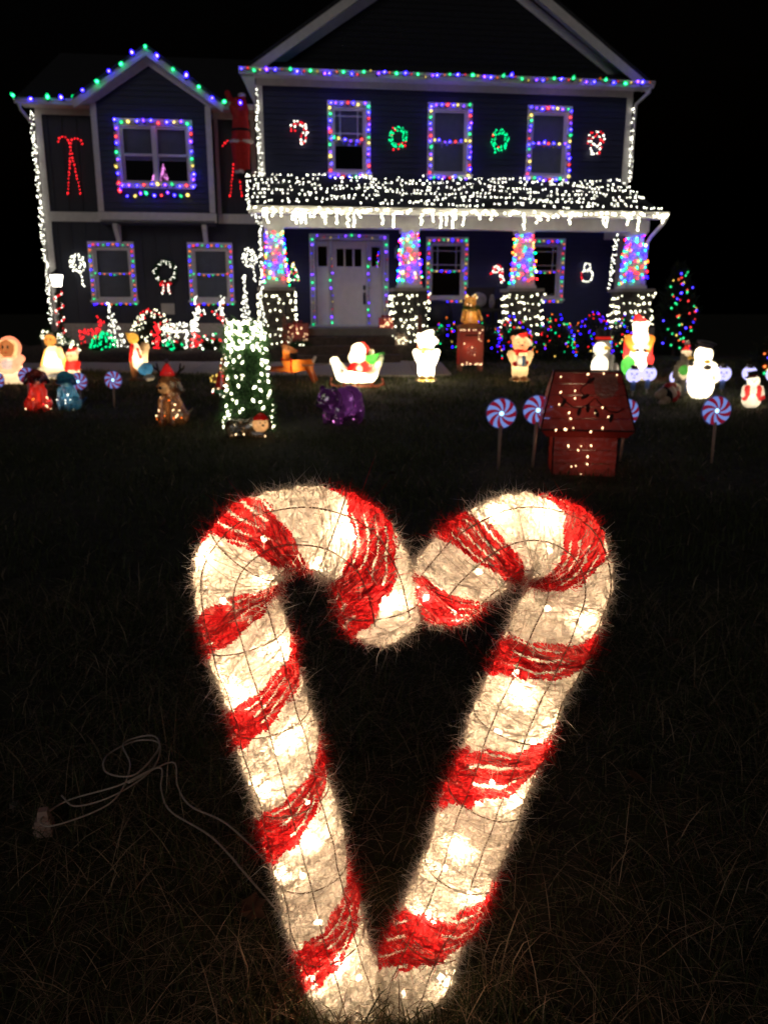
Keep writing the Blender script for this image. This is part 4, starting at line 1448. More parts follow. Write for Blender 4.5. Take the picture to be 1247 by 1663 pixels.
for s in (-1, 1):
    mb = MB()
    mb.tube([(-0.11, s * 0.02, 0.41), (-0.06, s * 0.04, 0.46), (-0.04, s * 0.05, 0.54)], [0.008, 0.007, 0.004], 6)
    mb.tube([(-0.06, s * 0.04, 0.46), (-0.1, s * 0.05, 0.52)], [0.006, 0.003], 6)
    mb.build('antler', WCORD, t, smooth=True)
MB().tube([(-0.06 + 0.0 * i, 0.078 * math.cos(i * PI / 8), 0.168 + 0.078 * math.sin(i * PI / 8)) for i in range(16)], 0.012, 5, close=True).build('harness', PL['red'], t)
MB().tube([(-0.13 + 0.055 * math.cos(i * PI / 8), 0.055 * math.sin(i * PI / 8), 0.25 + 0.01 * math.sin(i * PI / 8)) for i in range(16)], 0.01, 5, close=True).build('harness', PL['red'], t)
MB().tube([(-0.02, 0, -0.06), (-0.02, 0, 0.12)], 0.012, 6).build('stake', BLACK, t)
lamp(t, (-0.03, 0.0, 0.17), 1.6)
lamp(t, (-0.12, 0.0, 0.34), 0.35)
t.scale = (1.22, 1.22, 1.22)
t = fig('sleigh', -0.38, 11.35, 'glowing white sleigh with bearded driver, red coat and green sack', 'yard figure', 0.05)
SW = PL['white']
pr = [('hull', SW, 'b', (0.0, 0, 0.16), (0.26, 0.13, 0.075), 0.06), ('hull', SW, 'c', (0.22, -0.08, 0.2), (0.34, -0.07, 0.42), 0.075, 0.04), ('hull', SW, 'c', (0.22, 0.08, 0.2), (0.34, 0.07, 0.42), 0.075, 0.04), ('hull', SW, 'c', (0.30, -0.07, 0.4), (0.36, 0, 0.47), 0.035, 0.02),
      ('dash', SW, 'c', (-0.24, -0.08, 0.17), (-0.31, -0.08, 0.37), 0.06, 0.05), ('dash', SW, 'c', (-0.24, 0.08, 0.17), (-0.31, 0.08, 0.37), 0.06, 0.05), ('dash', SW, 'e', (-0.31, 0, 0.38), (0.065, 0.12, 0.06)), ('rail', SW, 'c', (-0.26, -0.12, 0.36), (-0.05, -0.13, 0.2), 0.032, 0.03)]
moulded(t, pr, 0.03, 60)
pr = [('coat', PL['red'], 'e', (0.06, -0.02, 0.3), (0.13, 0.11, 0.12)), ('sleeve', PL['red'], 'c', (-0.02, -0.1, 0.33), (-0.1, -0.12, 0.28), 0.05, 0.045), ('cuff', PL['white'], 'e', (0.03, -0.13, 0.28), (0.04, 0.03, 0.05)), ('beard', PL['white'], 'e', (0.0, -0.05, 0.43), (0.12, 0.1, 0.11)), ('face', PL['white'], 'e', (0.02, -0.03, 0.53), (0.1, 0.1, 0.1)), ('hat', PL['red'], 'c', (0.08, 0.0, 0.58), (0.16, 0.0, 0.5), 0.06, 0.045), ('bobble', PL['white'], 'e', (0.2, -0.02, 0.5), (0.045, 0.04, 0.04))]
moulded(t, pr, 0.02, 48)
pr = [('sack', PL['green'], 'e', (0.2, -0.03, 0.40), (0.11, 0.09, 0.065)), ('sack', PL['green'], 'c', (0.24, 0, 0.42), (0.37, 0, 0.48), 0.05, 0.025)]
moulded(t, pr, 0.02, 36)
for s in (-1, 1):
    mb = MB()
    mb.tube([(-0.36, s * 0.1, 0.14), (-0.38, s * 0.1, 0.06), (-0.3, s * 0.1, 0.02), (0.3, s * 0.1, 0.02), (0.38, s * 0.1, 0.06), (0.36, s * 0.1, 0.13)], 0.014, 6)
    for xx in (-0.2, 0.0, 0.2):
        mb.tube([(xx, s * 0.1, 0.02), (xx + 0.03, s * 0.09, 0.1)], 0.011, 6)
    mb.build('runner', mat('runner_red', (0.3, 0.05, 0.02), 0.5), t, smooth=True)
MB().tube([(-0.78, 0.3, 0.3), (-0.5, 0.15, 0.32), (-0.3, 0, 0.36)], 0.009, 6).build('rein', WCORD, t)
lamp(t, (0.0, 0, 0.17), 36, (1, 0.85, 0.55))
lamp(t, (-0.29, 0, 0.34), 5, (1, 0.85, 0.55))
lamp(t, (0.29, 0, 0.33), 5, (1, 0.85, 0.55))
lamp(t, (0.03, -0.02, 0.5), 6, (1, 0.82, 0.5))
lamp(t, (0.08, 0.0, 0.3), 3)
lamp(t, (0.21, 0, 0.40), 3)


# -- bears holding things
def bear_figure(x, y, lab, body, head, hatm, power, gift, rz, scarf, sc=1.0, col=(1, 0.72, 0.42)):
    t = fig('bear_figure', x, y, lab, 'yard figure', rz, FG)
    t.scale = (sc, sc, sc)
    moulded(t, [('base', PL['cream'], 'e', (0, 0, 0.03), (0.165, 0.12, 0.04)), ('foot', PL['tan'] if gift else PL['gold'], 'e', (-0.06, -0.1, 0.05), (0.05, 0.06, 0.035)), ('foot', PL['tan'] if gift else PL['gold'], 'e', (0.06, -0.1, 0.05), (0.05, 0.06, 0.035)), ('body', body, 'c', (0, 0, 0.14), (0, 0, 0.34), 0.125, 0.13), ('arm', body, 'c', (-0.15, 0, 0.42), (-0.09, -0.12, 0.28), 0.055, 0.05), ('arm', body, 'c', (0.15, 0, 0.42), (0.09, -0.12, 0.28), 0.055, 0.05),
                ('head', head, 'e', (0, -0.01, 0.58), (0.135, 0.115, 0.115)), ('muzzle', head, 'e', (0.01, -0.11, 0.55), (0.06, 0.05, 0.045)), ('ear', head, 'e', (-0.115, 0.01, 0.66), (0.04, 0.03, 0.04)), ('hat', hatm, 'c', (0.02, 0, 0.66), (0.07, 0.01, 0.71), 0.09, 0.04), ('brim', PL['white'], 'c', (-0.06, -0.05, 0.67), (0.11, -0.05, 0.62), 0.032, 0.032), ('bobble', PL['white'], 'e', (0.135, -0.02, 0.58), (0.042,) * 3),
                ('scarf', scarf, 'e', (0, -0.02, 0.47), (0.11, 0.1, 0.028)), ('scarf', scarf, 'c', (-0.05, -0.11, 0.47), (-0.06, -0.13, 0.43), 0.03, 0.03)], k=0.02, res=60)
    dots(t, [('eye', PAINT, (s * 0.045, -0.118, 0.6), (0.012, 0.008, 0.014)) for s in (-1, 1)] + [('nose', PAINT, (0.01, -0.157, 0.56), (0.018, 0.01, 0.013))])
    if gift:
        mb = MB()
        mb.box(-0.06, 0.075, -0.21, -0.13, 0.24, 0.4, 0)
        mb.box(0.015, 0.045, -0.213, -0.127, 0.237, 0.403, 1)
        mb.build('gift', [shell('gift_white', (0.8, 0.8, 0.75), 0.2), shell('gift_blue', (0.05, 0.3, 0.7), 0.2)], t)
        lamp(t, (0, -0.17, 0.32), 0.5)
        dots(t, [('paw', PL['red'], (-0.085, -0.19, 0.28), (0.045, 0.035, 0.035)), ('paw', PL['red'], (0.09, -0.18, 0.3), (0.03, 0.03, 0.03))])
    lamp(t, (0, 0.02, 0.28), power, col)
    lamp(t, (0, 0.01, 0.58), power * 0.45, col)


bear_figure(0.64, 12.26, 'blazing white light-up bear figure standing below the steps', PL['white'], PL['white'], PL['white'], 26, False, 0.0, PL['gold'], 1.03, (1, 0.85, 0.6))
bear_figure(2.06, 12.26, 'amber light-up teddy bear in red hat holding a white present', PL['cream'], PL['skin'], PL['red'], 4.5, True, -0.1, PL['red'], 0.98)

# -- bearded figure by the right corner of the porch
t = fig('bearded_figure', 3.91, 12.5, 'tall glowing bearded figure in red suit and cap with green sack at right', 'yard figure', -0.1, FG)
moulded(t, [('base', PL['white'], 'c', (0, 0, 0.05), (0, 0, 0.12), 0.15, 0.14), ('coat', PL['white'], 'c', (0, 0, 0.2), (0, 0, 0.5), 0.16, 0.14), ('coat', PL['red'], 'c', (-0.13, 0.02, 0.25), (-0.13, 0.02, 0.6), 0.08, 0.09), ('coat', PL['red'], 'c', (0.13, 0.02, 0.25), (0.13, 0.02, 0.6), 0.08, 0.09), ('sleeve', PL['orange'], 'c', (-0.17, -0.03, 0.62), (-0.1, -0.15, 0.47), 0.06, 0.05), ('sleeve', PL['orange'], 'c', (0.17, -0.03, 0.62), (0.1, -0.15, 0.47), 0.06, 0.05),
            ('cuff', PL['white'], 'e', (-0.09, -0.16, 0.48), (0.05, 0.04, 0.05)), ('cuff', PL['white'], 'e', (0.09, -0.16, 0.48), (0.05, 0.04, 0.05)), ('beard', PL['white'], 'e', (0, -0.1, 0.64), (0.12, 0.09, 0.14)), ('face', PL['cream'], 'e', (0, -0.03, 0.77), (0.11, 0.11, 0.1)), ('hat_brim', PL['white'], 'e', (0, -0.02, 0.84), (0.125, 0.12, 0.04)), ('hat', PL['red'], 'c', (-0.01, 0, 0.87), (-0.05, 0.02, 0.95), 0.1, 0.05), ('bobble', PL['white'], 'e', (0.11, -0.02, 0.85), (0.04,) * 3),
            ('sack', PL['green'], 'e', (-0.15, -0.08, 0.22), (0.11, 0.1, 0.15)), ('toy', PL['red'], 'e', (0.16, -0.08, 0.32), (0.07, 0.06, 0.09))], k=0.025, res=64)
dots(t, [('glove', PAINT, (s * 0.05, -0.2, 0.46), (0.035, 0.025, 0.022)) for s in (-1, 1)] + [('eye', PAINT, (s * 0.04, -0.135, 0.79), (0.01, 0.008, 0.012)) for s in (-1, 1)])
lamp(t, (0, 0.0, 0.35), 16, (1, 0.83, 0.6))
lamp(t, (0, 0.0, 0.75), 9, (1, 0.83, 0.6))

# -- penguin behind the kennel
t = fig('penguin_figure', 3.12, 11.6, 'glowing penguin in black top hat with red band behind the red kennel', 'yard figure', -0.35, FG)
moulded(t, [('body', PL['dgrey'], 'c', (0, 0.03, 0.12), (0, 0.02, 0.4), 0.16, 0.13), ('belly', PL['white'], 'e', (-0.02, -0.09, 0.28), (0.12, 0.08, 0.17)), ('head', PL['dgrey'], 'e', (0, 0.02, 0.56), (0.12, 0.11, 0.1)), ('face', PL['white'], 'e', (-0.03, -0.07, 0.53), (0.1, 0.06, 0.09)), ('wing', PL['dgrey'], 'c', (0.13, -0.04, 0.42), (0.12, -0.1, 0.2), 0.045, 0.04), ('wing', PL['white'], 'c', (0.19, 0.0, 0.3), (0.2, -0.02, 0.1), 0.04, 0.05), ('beak', PL['gold'], 'c', (0.06, -0.12, 0.55), (0.1, -0.16, 0.54), 0.03, 0.015), ('foot', PL['gold'], 'e', (-0.06, -0.1, 0.03), (0.07, 0.08, 0.03)), ('foot', PL['gold'], 'e', (0.08, -0.1, 0.03), (0.07, 0.08, 0.03))], k=0.02, res=60)
MB().lathe([(0.155, 0.645), (0.15, 0.655), (0.105, 0.66), (0.105, 0.80), (0.10, 0.805)], 16).build('top_hat', mat('hat_black', (0.03, 0.03, 0.032), 0.5), t, smooth=False)
MB().lathe([(0.109, 0.662), (0.109, 0.70)], 16).build('hat_band', emis('band_red', (0.8, 0.03, 0.02), 0.7), t)
dots(t, [('eye', PAINT, (0.0, -0.132, 0.57), (0.012, 0.008, 0.016))])
lamp(t, (-0.02, 0.0, 0.28), 6, (1, 0.88, 0.66))
lamp(t, (-0.02, 0.0, 0.54), 2.5, (1, 0.88, 0.66))


# -- snowmen
def snowman(x, y, lab, sc, power, vest, rz=0.0, captain=False):
    t = fig('snowman_figure', x, y, lab, 'snowman', rz, FG)
    t.scale = (sc * (0.86 if captain else 1.0), sc, sc)
    pr = [('body', PL['white'], 'e', (0, 0, 0.17), (0.19, 0.17, 0.18)), ('body', PL['white'], 'e', (0.01, 0, 0.38), (0.17, 0.14, 0.15)), ('head', PL['white'], 'e', (0, 0, 0.57), (0.13, 0.12, 0.115)), ('arm', PL['white'], 'c', (0.15, -0.02, 0.42), (0.18, -0.08, 0.28), 0.06, 0.055), ('arm', PL['white'], 'c', (-0.15, -0.02, 0.42), (-0.17, -0.08, 0.28), 0.06, 0.055)]
    if vest:
        pr += [('vest', PL['red'], 'c', (-0.12, -0.07, 0.22), (-0.1, -0.07, 0.42), 0.075, 0.065), ('vest', PL['red'], 'c', (0.12, -0.07, 0.22), (0.1, -0.07, 0.42), 0.075, 0.065), ('mitten', PL['red'], 'e', (0.2, -0.1, 0.24), (0.05, 0.045, 0.05))]
    moulded(t, pr, 0.025, 52)
    dots(t, [('eye', PAINT, (s * 0.04, -0.113, 0.6), (0.012, 0.008, 0.014)) for s in (-1, 1)] + [('button', PAINT, (0.0, -0.152, 0.33 + 0.09 * k), (0.012, 0.008, 0.012)) for k in range(2)] + [('nose', PL['orange'], (0, -0.135, 0.565), (0.016, 0.03, 0.016))])
    hm = mat('hat_black', (0.03, 0.03, 0.032), 0.5)
    if captain:
        M = Matrix.Translation((0.02, 0, 0.665)) @ Matrix.Rotation(R(10), 4, 'Y')
        MB().lathe([(0.10, 0.0), (0.105, 0.03), (0.14, 0.05), (0.145, 0.065), (0.06, 0.085)], 16, M=M).build('hat', PL['white'], t, smooth=True)
        MB().lathe([(0.150, -0.012), (0.150, 0.002)], 16, M=M @ Matrix.Translation((0, -0.02, 0))).build('hat_brim', hm, t)
        MB().lathe([(0.148, 0.048), (0.148, 0.06)], 16, M=M).build('hat_band', hm, t)
        dots(t, [('mitten', PL['dgrey'], (0.03, -0.15, 0.42), (0.06, 0.03, 0.035)), ('collar', PL['gold'], (0.03, -0.12, 0.49), (0.05, 0.03, 0.025)), ('mitten', PL['dgrey'], (-0.19, -0.10, 0.46), (0.04, 0.03, 0.03))])
    else:
        M = Matrix.Translation((-0.01, 0, 0.655)) @ Matrix.Rotation(R(-12), 4, 'Y')
        MB().lathe([(0.17, 0.0), (0.17, 0.015), (0.105, 0.02), (0.1, 0.11), (0.095, 0.115)], 16, M=M).build('hat', hm, t)
        MB().lathe([(0.108, 0.022), (0.108, 0.045)], 16, M=M).build('hat_band', RPAINT, t)
    lamp(t, (0, 0.02, 0.25), power, (1, 0.86, 0.62))
    lamp(t, (0, 0.01, 0.55), power * 0.5, (1, 0.86, 0.62))
    return t


snowman(3.98, 10.11, 'large blazing white snowman in a peaked cap on the right lawn', 0.97, 13, False, -0.15, True)
snowman(4.27, 9.31, 'small glowing snowman in black hat and red waistcoat at far right', 0.55, 1.3, True, -0.3)
t = fig('penguin_figure', 3.72, 10.14, 'small penguin in red bobble hat perched at the big snowman\'s shoulder', 'yard figure', -0.1, FG)
moulded(t, [('body', PL['dgrey'], 'c', (0, 0, 0.1), (0.02, 0, 0.42), 0.07, 0.075), ('belly', PL['white'], 'e', (0.02, -0.06, 0.34), (0.05, 0.04, 0.09)), ('head', PL['dgrey'], 'e', (0.05, -0.01, 0.53), (0.065, 0.06, 0.06)), ('eye_patch', PL['white'], 'e', (0.06, -0.05, 0.55), (0.04, 0.025, 0.025)), ('beak', PL['gold'], 'c', (0.08, -0.06, 0.52), (0.11, -0.09, 0.515), 0.022, 0.012), ('wing', PL['dgrey'], 'c', (-0.06, -0.02, 0.4), (-0.08, -0.03, 0.28), 0.03, 0.025), ('mitten', PL['green'], 'e', (0.02, -0.08, 0.36), (0.055, 0.035, 0.06)), ('brim', PL['white'], 'e', (0.05, -0.01, 0.585), (0.068, 0.062, 0.022)), ('hat', PL['red'], 'c', (0.05, 0, 0.61), (0.05, 0, 0.66), 0.045, 0.025), ('bobble', PL['white'], 'e', (0.05, 0, 0.70), (0.033,) * 3), ('base', PL['dgrey'], 'e', (0, 0, 0.04), (0.08, 0.08, 0.045))], 0.015, 60)
lamp(t, (0.02, 0, 0.35), 0.9)
lamp(t, (0.05, 0, 0.58), 0.4)
# -- fallen figure
t = thing('fallen_figure', (3.42, 9.75, gz(9.7) + 0.09), 'dim red and white plastic figure lying toppled on the right lawn', 'yard figure', None, rz=R(-15), rx=R(-55), ry=R(62))
WD = {n: mat('unlit_' + n, c, 0.4, 0.1) for n, c in dict(white=(0.75, 0.5, 0.42), red=(0.55, 0.02, 0.03), black=(0.015, 0.012, 0.012), tan=(0.5, 0.35, 0.25)).items()}
moulded(t, [('boot', WD['tan'], 'c', (-0.05, 0, -0.12), (-0.05, 0, 0.0), 0.05, 0.05), ('boot', WD['tan'], 'c', (0.06, 0, -0.12), (0.06, 0, 0.0), 0.05, 0.05), ('belt', WD['black'], 'e', (0, 0, 0.0), (0.115, 0.1, 0.02)), ('coat', WD['white'], 'e', (0, 0, 0.07), (0.11, 0.1, 0.08)), ('coat', WD['red'], 'c', (-0.09, -0.04, 0.06), (-0.06, -0.05, 0.16), 0.04, 0.04), ('coat', WD['red'], 'c', (0.09, -0.04, 0.06), (0.06, -0.05, 0.16), 0.04, 0.04), ('head', WD['white'], 'e', (0, 0, 0.2), (0.09, 0.085, 0.08)), ('hat', WD['black'], 'e', (0, 0, 0.275), (0.075, 0.07, 0.03))], 0.02, 48)
lamp(t, (0, 0, 0.1), 0.05)

# ---------------------------------------------------------------- swirl lollipops and snowman pops on sticks
WS = emis('swirl_white', (0.26, 0.40, 1.0), 0.62)
RS = emis('swirl_red', (0.50, 0.02, 0.07), 0.36)
CORE = emis('swirl_core', (0.35, 0.75, 1.0), 3.0)
STICK = mat('stick_plastic', (0.42, 0.28, 0.22), 0.5, 0.15, 30)


def lollipop(x, y, h, r, lab, rz=0.0, lean=0.0, on=1.0):
    t = thing('lollipop_light', (x, y, gz(y) - 0.01), lab, 'lollipop light', 'swirl lollipop lights', rz=rz, ry=lean)
    MB().tube([(0, 0, 0), (0, 0, h - 2 * r + 0.02)], [0.011, 0.014], 8).build('stick', STICK, t, smooth=True)
    zc = h - r
    N, rings = 16, 7
    turn = (x * 7.3 + y * 3.1) % 6.28
    for s, (nm, m) in enumerate((('white_swirl', WS), ('red_swirl', RS))):
        mb = MB()
        for k in range(s, N, 2):
            for side, yy in ((-1, -0.016), (1, 0.016)):
                vs = []
                for i in range(rings + 1):
                    rr_ = 0.016 + (r - 0.016) * i / rings
                    tw = 0.75 * (i / rings) ** 0.8
                    bul = yy * (1.0 - 0.55 * (i / rings) ** 2)
                    for e in (0, 0.5, 1):
                        a_ = 2 * PI * (k + e) / N + tw + turn
                        vs.append((rr_ * math.cos(a_), bul, zc + rr_ * math.sin(a_)))
                fs = []
                for i in range(rings):
                    for e in (0, 1):
                        f = (i * 3 + e, i * 3 + e + 1, i * 3 + e + 4, i * 3 + e + 3)
                        fs.append(f if side > 0 else f[::-1])
                mb.add(vs, fs)
        mb.build(nm, m, t)
    mb = MB()
    mb.tube(circ(0, zc, r, n=32)[:-1], 0.008, 6, close=True)
    mb.build('rim', shell('rim_plastic', (0.35, 0.4, 0.7), 0.2), t, smooth=True)
    MB().ell((0, 0, zc), (0.02, 0.02, 0.02), 10, 8).build('core', CORE, t, smooth=True)


lollipop(0.86, 5.91, 0.54, 0.109, 'swirl lollipop light farthest left of the red kennel', 0.05, 0.02)
lollipop(1.13, 5.98, 0.555, 0.107, 'swirl lollipop light just left of the red kennel roof', -0.1, 0.05)
lollipop(1.86, 6.2, 0.50, 0.103, 'swirl lollipop light half hidden behind the red kennel', 0.3, 0.08)
lollipop(2.56, 6.14, 0.53, 0.109, 'swirl lollipop light far right of the red kennel', 0.0, -0.01)
lollipop(-3.56, 9.42, 0.40, 0.098, 'swirl lollipop light just right of the blue tinsel animal', 0.15, -0.05)
lollipop(-3.14, 9.31, 0.43, 0.10, 'swirl lollipop light standing alone left of the tinsel reindeer', -0.1, 0.04)
lollipop(-4.38, 9.9, 0.42, 0.10, 'swirl lollipop light behind the red tinsel dog', 0.1)
lollipop(-4.64, 9.62, 0.40, 0.10, 'swirl lollipop light cut by the left edge of the lawn', 0.1)

SP = emis('pop_white', (0.58, 0.55, 1.0), 1.5)
SPB = shell('pop_scarf', (0.15, 0.25, 0.45), 0.2)


def snow_pop(x, y, h, r, lab, rz=0.0, lean=0.0):
    t = thing('snowman_pop', (x, y, gz(y) - 0.01), lab, 'stick light', 'snowman head lights on sticks', rz=rz, ry=lean)
    zc = h - r - 0.03
    MB().tube([(0, 0, 0), (0, 0, zc - r)], [0.011, 0.013], 8).build('stick', mat('pale_stick', (0.55, 0.5, 0.5), 0.5), t, smooth=True)
    MB().ell((0, 0, zc), (r, r * 0.5, r), 18, 12).build('head', SP, t, smooth=True)
    MB().lathe([(r * 0.30, zc - r - 0.10), (r * 0.34, zc - r + 0.03)], 10).build('scarf', SPB, t)
    mb = MB()
    mb.lathe([(r * 0.62, zc + r * 0.72), (r * 0.62, zc + r * 0.80), (r * 0.42, zc + r * 0.81), (r * 0.40, zc + r * 1.25)], 14)
    mb.build('hat', PAINT, t)
    FP = mat('face_paint', (0.05, 0.02, 0.12), 0.5)
    dots(t, [('eye', FP, (s * r * 0.32, -r * 0.47, zc + r * 0.15), (0.010, 0.006, 0.012)) for s in (-1, 1)] + [('nose', RPAINT, (0, -r * 0.5, zc - r * 0.05), (0.009, 0.008, 0.009)), ('mouth', FP, (0, -r * 0.46, zc - r * 0.35), (0.018, 0.005, 0.005))])


snow_pop(3.19, 10.3, 0.42, 0.098, 'snowman head stick light just right of the red kennel roof', -0.2)
snow_pop(3.46, 10.6, 0.41, 0.098, 'snowman head stick light second from the red kennel, leaning', -0.2, 0.06)
snow_pop(3.80, 10.45, 0.37, 0.095, 'snowman head stick light left of the big white snowman', -0.2)
snow_pop(3.97, 10.55, 0.36, 0.088, 'snowman head stick light half behind the big white snowman', -0.2)
snow_pop(4.52, 10.76, 0.40, 0.105, 'snowman head stick light right of the big white snowman', -0.2)
snow_pop(4.80, 10.6, 0.41, 0.095, 'snowman head stick light behind the small waistcoated snowman', -0.2)
snow_pop(5.12, 10.6, 0.40, 0.10, 'snowman head stick light cut by the right edge', -0.2)

# ---------------------------------------------------------------- red kennel
t = fig('kennel', 1.47, 5.86, 'red light-up dog kennel with sloping roof and dark painted bulb garland', 'kennel', -0.13)
KR = shell('kennel_red', (0.36, 0.035, 0.03), 0.20, 0.10, 0.35, noise=0.14, nscale=30, rough=0.3)
KD = mat('kennel_wire', (0.03, 0.006, 0.006), 0.5, 0.2)


def plank_face(name, corners, rows, m, parent, gap=0.006):
    """a board wall: one object per plank between bottom (a,b) and top (d,c) edges"""
    a, b, c, d = [Vector(p) for p in corners]
    nrm = (b - a).cross(d - a).normalized()
    for k in range(rows):
        t0, t1 = k / rows, (k + 1) / rows
        h = (d - a).length
        t1g = t1 - gap / h
        P = [a.lerp(d, t0), b.lerp(c, t0), b.lerp(c, t1g), a.lerp(d, t1g)]
        o = nrm * (0.002 + 0.0015 * (k % 2))
        mb = MB()
        mb.add([p + o for p in P] + [p - nrm * 0.003 for p in P], [(0, 1, 2, 3), (0, 4, 5, 1), (1, 5, 6, 2), (2, 6, 7, 3), (3, 7, 4, 0)])
        mb.build(name, m, parent)


bw, bd, bh = 0.225, 0.19, 0.29
B0 = [(-bw, -bd), (bw, -bd), (bw, bd), (-bw, bd)]
for i in range(4):
    p, q = B0[i], B0[(i + 1) % 4]
    plank_face('plank', [(*p, 0.0), (*q, 0.0), (*q, bh), (*p, bh)], 3, KR, t)
ew, ed, rw, rd, rh = 0.325, 0.27, 0.235, 0.07, 0.735
E0 = [(-ew, -ed), (ew, -ed), (ew, ed), (-ew, ed)]
R0 = [(-rw, -rd), (rw, -rd), (rw, rd), (-rw, rd)]
for i in range(4):
    p, q = E0[i], E0[(i + 1) % 4]
    a, b = R0[i], R0[(i + 1) % 4]
    plank_face('roof_plank', [(*p, 0.345), (*q, 0.345), (*b, rh), (*a, rh)], 5, KR, t)
    plank_face('eave_board', [(p[0] * 0.86, p[1] * 0.86, 0.29), (q[0] * 0.86, q[1] * 0.86, 0.29), (*q, 0.342), (*p, 0.342)], 1, KR, t)
mb = MB()
for i in range(4):
    p, q = B0[i], B0[(i + 1) % 4]
    mb.tube([(*p, 0), (*p, bh)], 0.006, 5)
    mb.tube([(*E0[i], 0.345), (*R0[i], rh + 0.003)], 0.006, 5)
    mb.tube([(*E0[i], 0.343), (*E0[(i + 1) % 4], 0.343)], 0.006, 5)
    mb.tube([(*R0[i], rh + 0.003), (*R0[(i + 1) % 4], rh + 0.003)], 0.005, 5)
mb.build('wire_frame', KD, t)


def kroof(x, s):
    """point on the front roof slope, s from eave 0 to ridge 1"""
    return Vector((x, -(ed + (rd - ed) * s) - 0.012, 0.345 + (rh - 0.345) * s + 0.008))


gl = [kroof(-0.2 + 0.05 * i, 0.60 - 0.22 * math.sin(PI * ((i % 5) / 5.0)) - 0.012 * i) for i in range(10)]
MB().tube(gl, 0.005, 5).build('garland_wire', KD, t)
MB().tube([kroof(-0.02 + 0.035 * math.sin(i), 0.95 - 0.06 * i) for i in range(7)], 0.004, 5).build('garland_wire', KD, t)
for i, (x, s, a) in enumerate(((-0.17, 0.45, 0.5), (-0.06, 0.30, 0.2), (0.0, 0.36, 0), (0.06, 0.28, -0.4), (0.02, 0.84, 0.9), (-0.02, 0.56, 1.1), (0.16, 0.20, 0.2))):
    M = Matrix.Rotation(a, 4, 'Y')
    MB().ell(kroof(x, s), (0.014, 0.008, 0.033), 8, 6, M=M).build('painted_bulb', KD, t, smooth=True)
mb = MB()
P = [kroof(0.03, 0.94), kroof(0.2, 0.95), kroof(0.21, 0.70), kroof(0.17, 0.56), kroof(0.09, 0.50), kroof(0.05, 0.62)]
mb.add([p + Vector((0, -0.002, 0.002)) for p in P], [(5, 4, 3, 2, 1, 0)])
mb.build('snow_patch', shell('snow_net', (0.5, 0.32, 0.22), 0.35, 0.1, 0.4, noise=0.2, nscale=50), t)
q = random.Random(31)
pts = [kroof(x, s) for x, s in ((-0.19, 0.90), (-0.19, 0.63), (-0.09, 0.66), (-0.09, 0.53), (-0.2, 0.42), (-0.13, 0.28), (-0.12, 0.18), (0.0, 0.95), (0.11, 0.96), (0.2, 0.94), (0.1, 0.38), (0.14, 0.22), (0.1, 0.03), (-0.16, 0.0), (-0.15, -0.01), (-0.1, 0.02), (0.02, -0.04), (-0.22, -0.02), (0.05, 0.28))]
pts += [Vector((x, -bd - 0.008, z)) for x, z in ((-0.12, 0.22), (-0.03, 0.22), (-0.05, 0.19), (0.04, 0.225), (0.02, 0.145), (0.02, 0.09), (-0.09, 0.07), (-0.06, 0.075), (-0.02, 0.015))]
mini_bulbs(pts, ['warm'] * len(pts), 0.0065, 0.9, parent=t)
lamp(t, (0.05, 0, 0.12), 0.7)
lamp(t, (-0.06, 0, 0.43), 1.0)

# ---------------------------------------------------------------- red letter box with gold top
t = fig('lit_letter_box', 1.47, 13.9, 'red wire letter box with golden domed top and tinsel bear on it', 'yard figure', 0.05)
RB = shell('box_red', (0.48, 0.06, 0.04), 0.2, 0.1, 0.35, noise=0.12, nscale=30)
GO = tinsel('gold', (0.55, 0.28, 0.08))
for c in ((-0.2, -0.16, 0.2, -0.16), (0.2, -0.16, 0.2, 0.16), (0.2, 0.16, -0.2, 0.16), (-0.2, 0.16, -0.2, -0.16)):
    a = [(c[0], c[1], 0.12), (c[2], c[3], 0.12), (c[2], c[3], 0.72), (c[0], c[1], 0.72)]
    plank_face('panel', a, 1, RB, t)
for sx in (-1, 1):
    for sy in (-1, 1):
        MB().box(sx * 0.175 - 0.025, sx * 0.175 + 0.025, sy * 0.135 - 0.025, sy * 0.135 + 0.025, 0, 0.13).build('leg', mat('box_leg', (0.3, 0.12, 0.08), 0.6), t)
mb = MB()
mb.prism([(0.215 * math.cos(PI * i / 12), 0.725 + 0.09 * math.sin(PI * i / 12)) for i in range(13)], -0.17, 0.17)
mb.build('dome', GO, t)
MB().box(-0.11, 0.11, -0.172, -0.164, 0.60, 0.625).build('slot', KD, t)
mb = MB()
for k in range(6):
    a = k * PI / 3
    mb.tube([(0, -0.17, 0.36), (0.085 * math.sin(a), -0.17, 0.36 + 0.085 * math.cos(a))], 0.008, 5)
    for s in (-1, 1):
        mb.tube([(0.055 * math.sin(a), -0.17, 0.36 + 0.055 * math.cos(a)), (0.08 * math.sin(a + s * 0.35), -0.17, 0.36 + 0.08 * math.cos(a + s * 0.35))], 0.006, 5)
mb.build('snowflake', mat('flake', (0.55, 0.4, 0.36), 0.6), t)
pr = [('body', GO, 'c', (0, 0, 0.85), (0, 0, 1.0), 0.13, 0.10), ('head', GO, 'e', (-0.02, -0.02, 1.15), (0.1, 0.095, 0.1)), ('muzzle', GO, 'e', (-0.05, -0.1, 1.12), (0.055, 0.05, 0.045)), ('ear', GO, 'e', (-0.08, 0, 1.24), (0.035, 0.025, 0.035)), ('ear', GO, 'e', (0.06, 0, 1.24), (0.035, 0.025, 0.035)), ('arm', GO, 'c', (-0.1, -0.03, 1.0), (-0.15, -0.1, 0.86), 0.045, 0.04), ('arm', GO, 'c', (0.1, -0.03, 1.0), (0.15, -0.1, 0.88), 0.045, 0.04)]
moulded(t, pr, 0.02, 50)
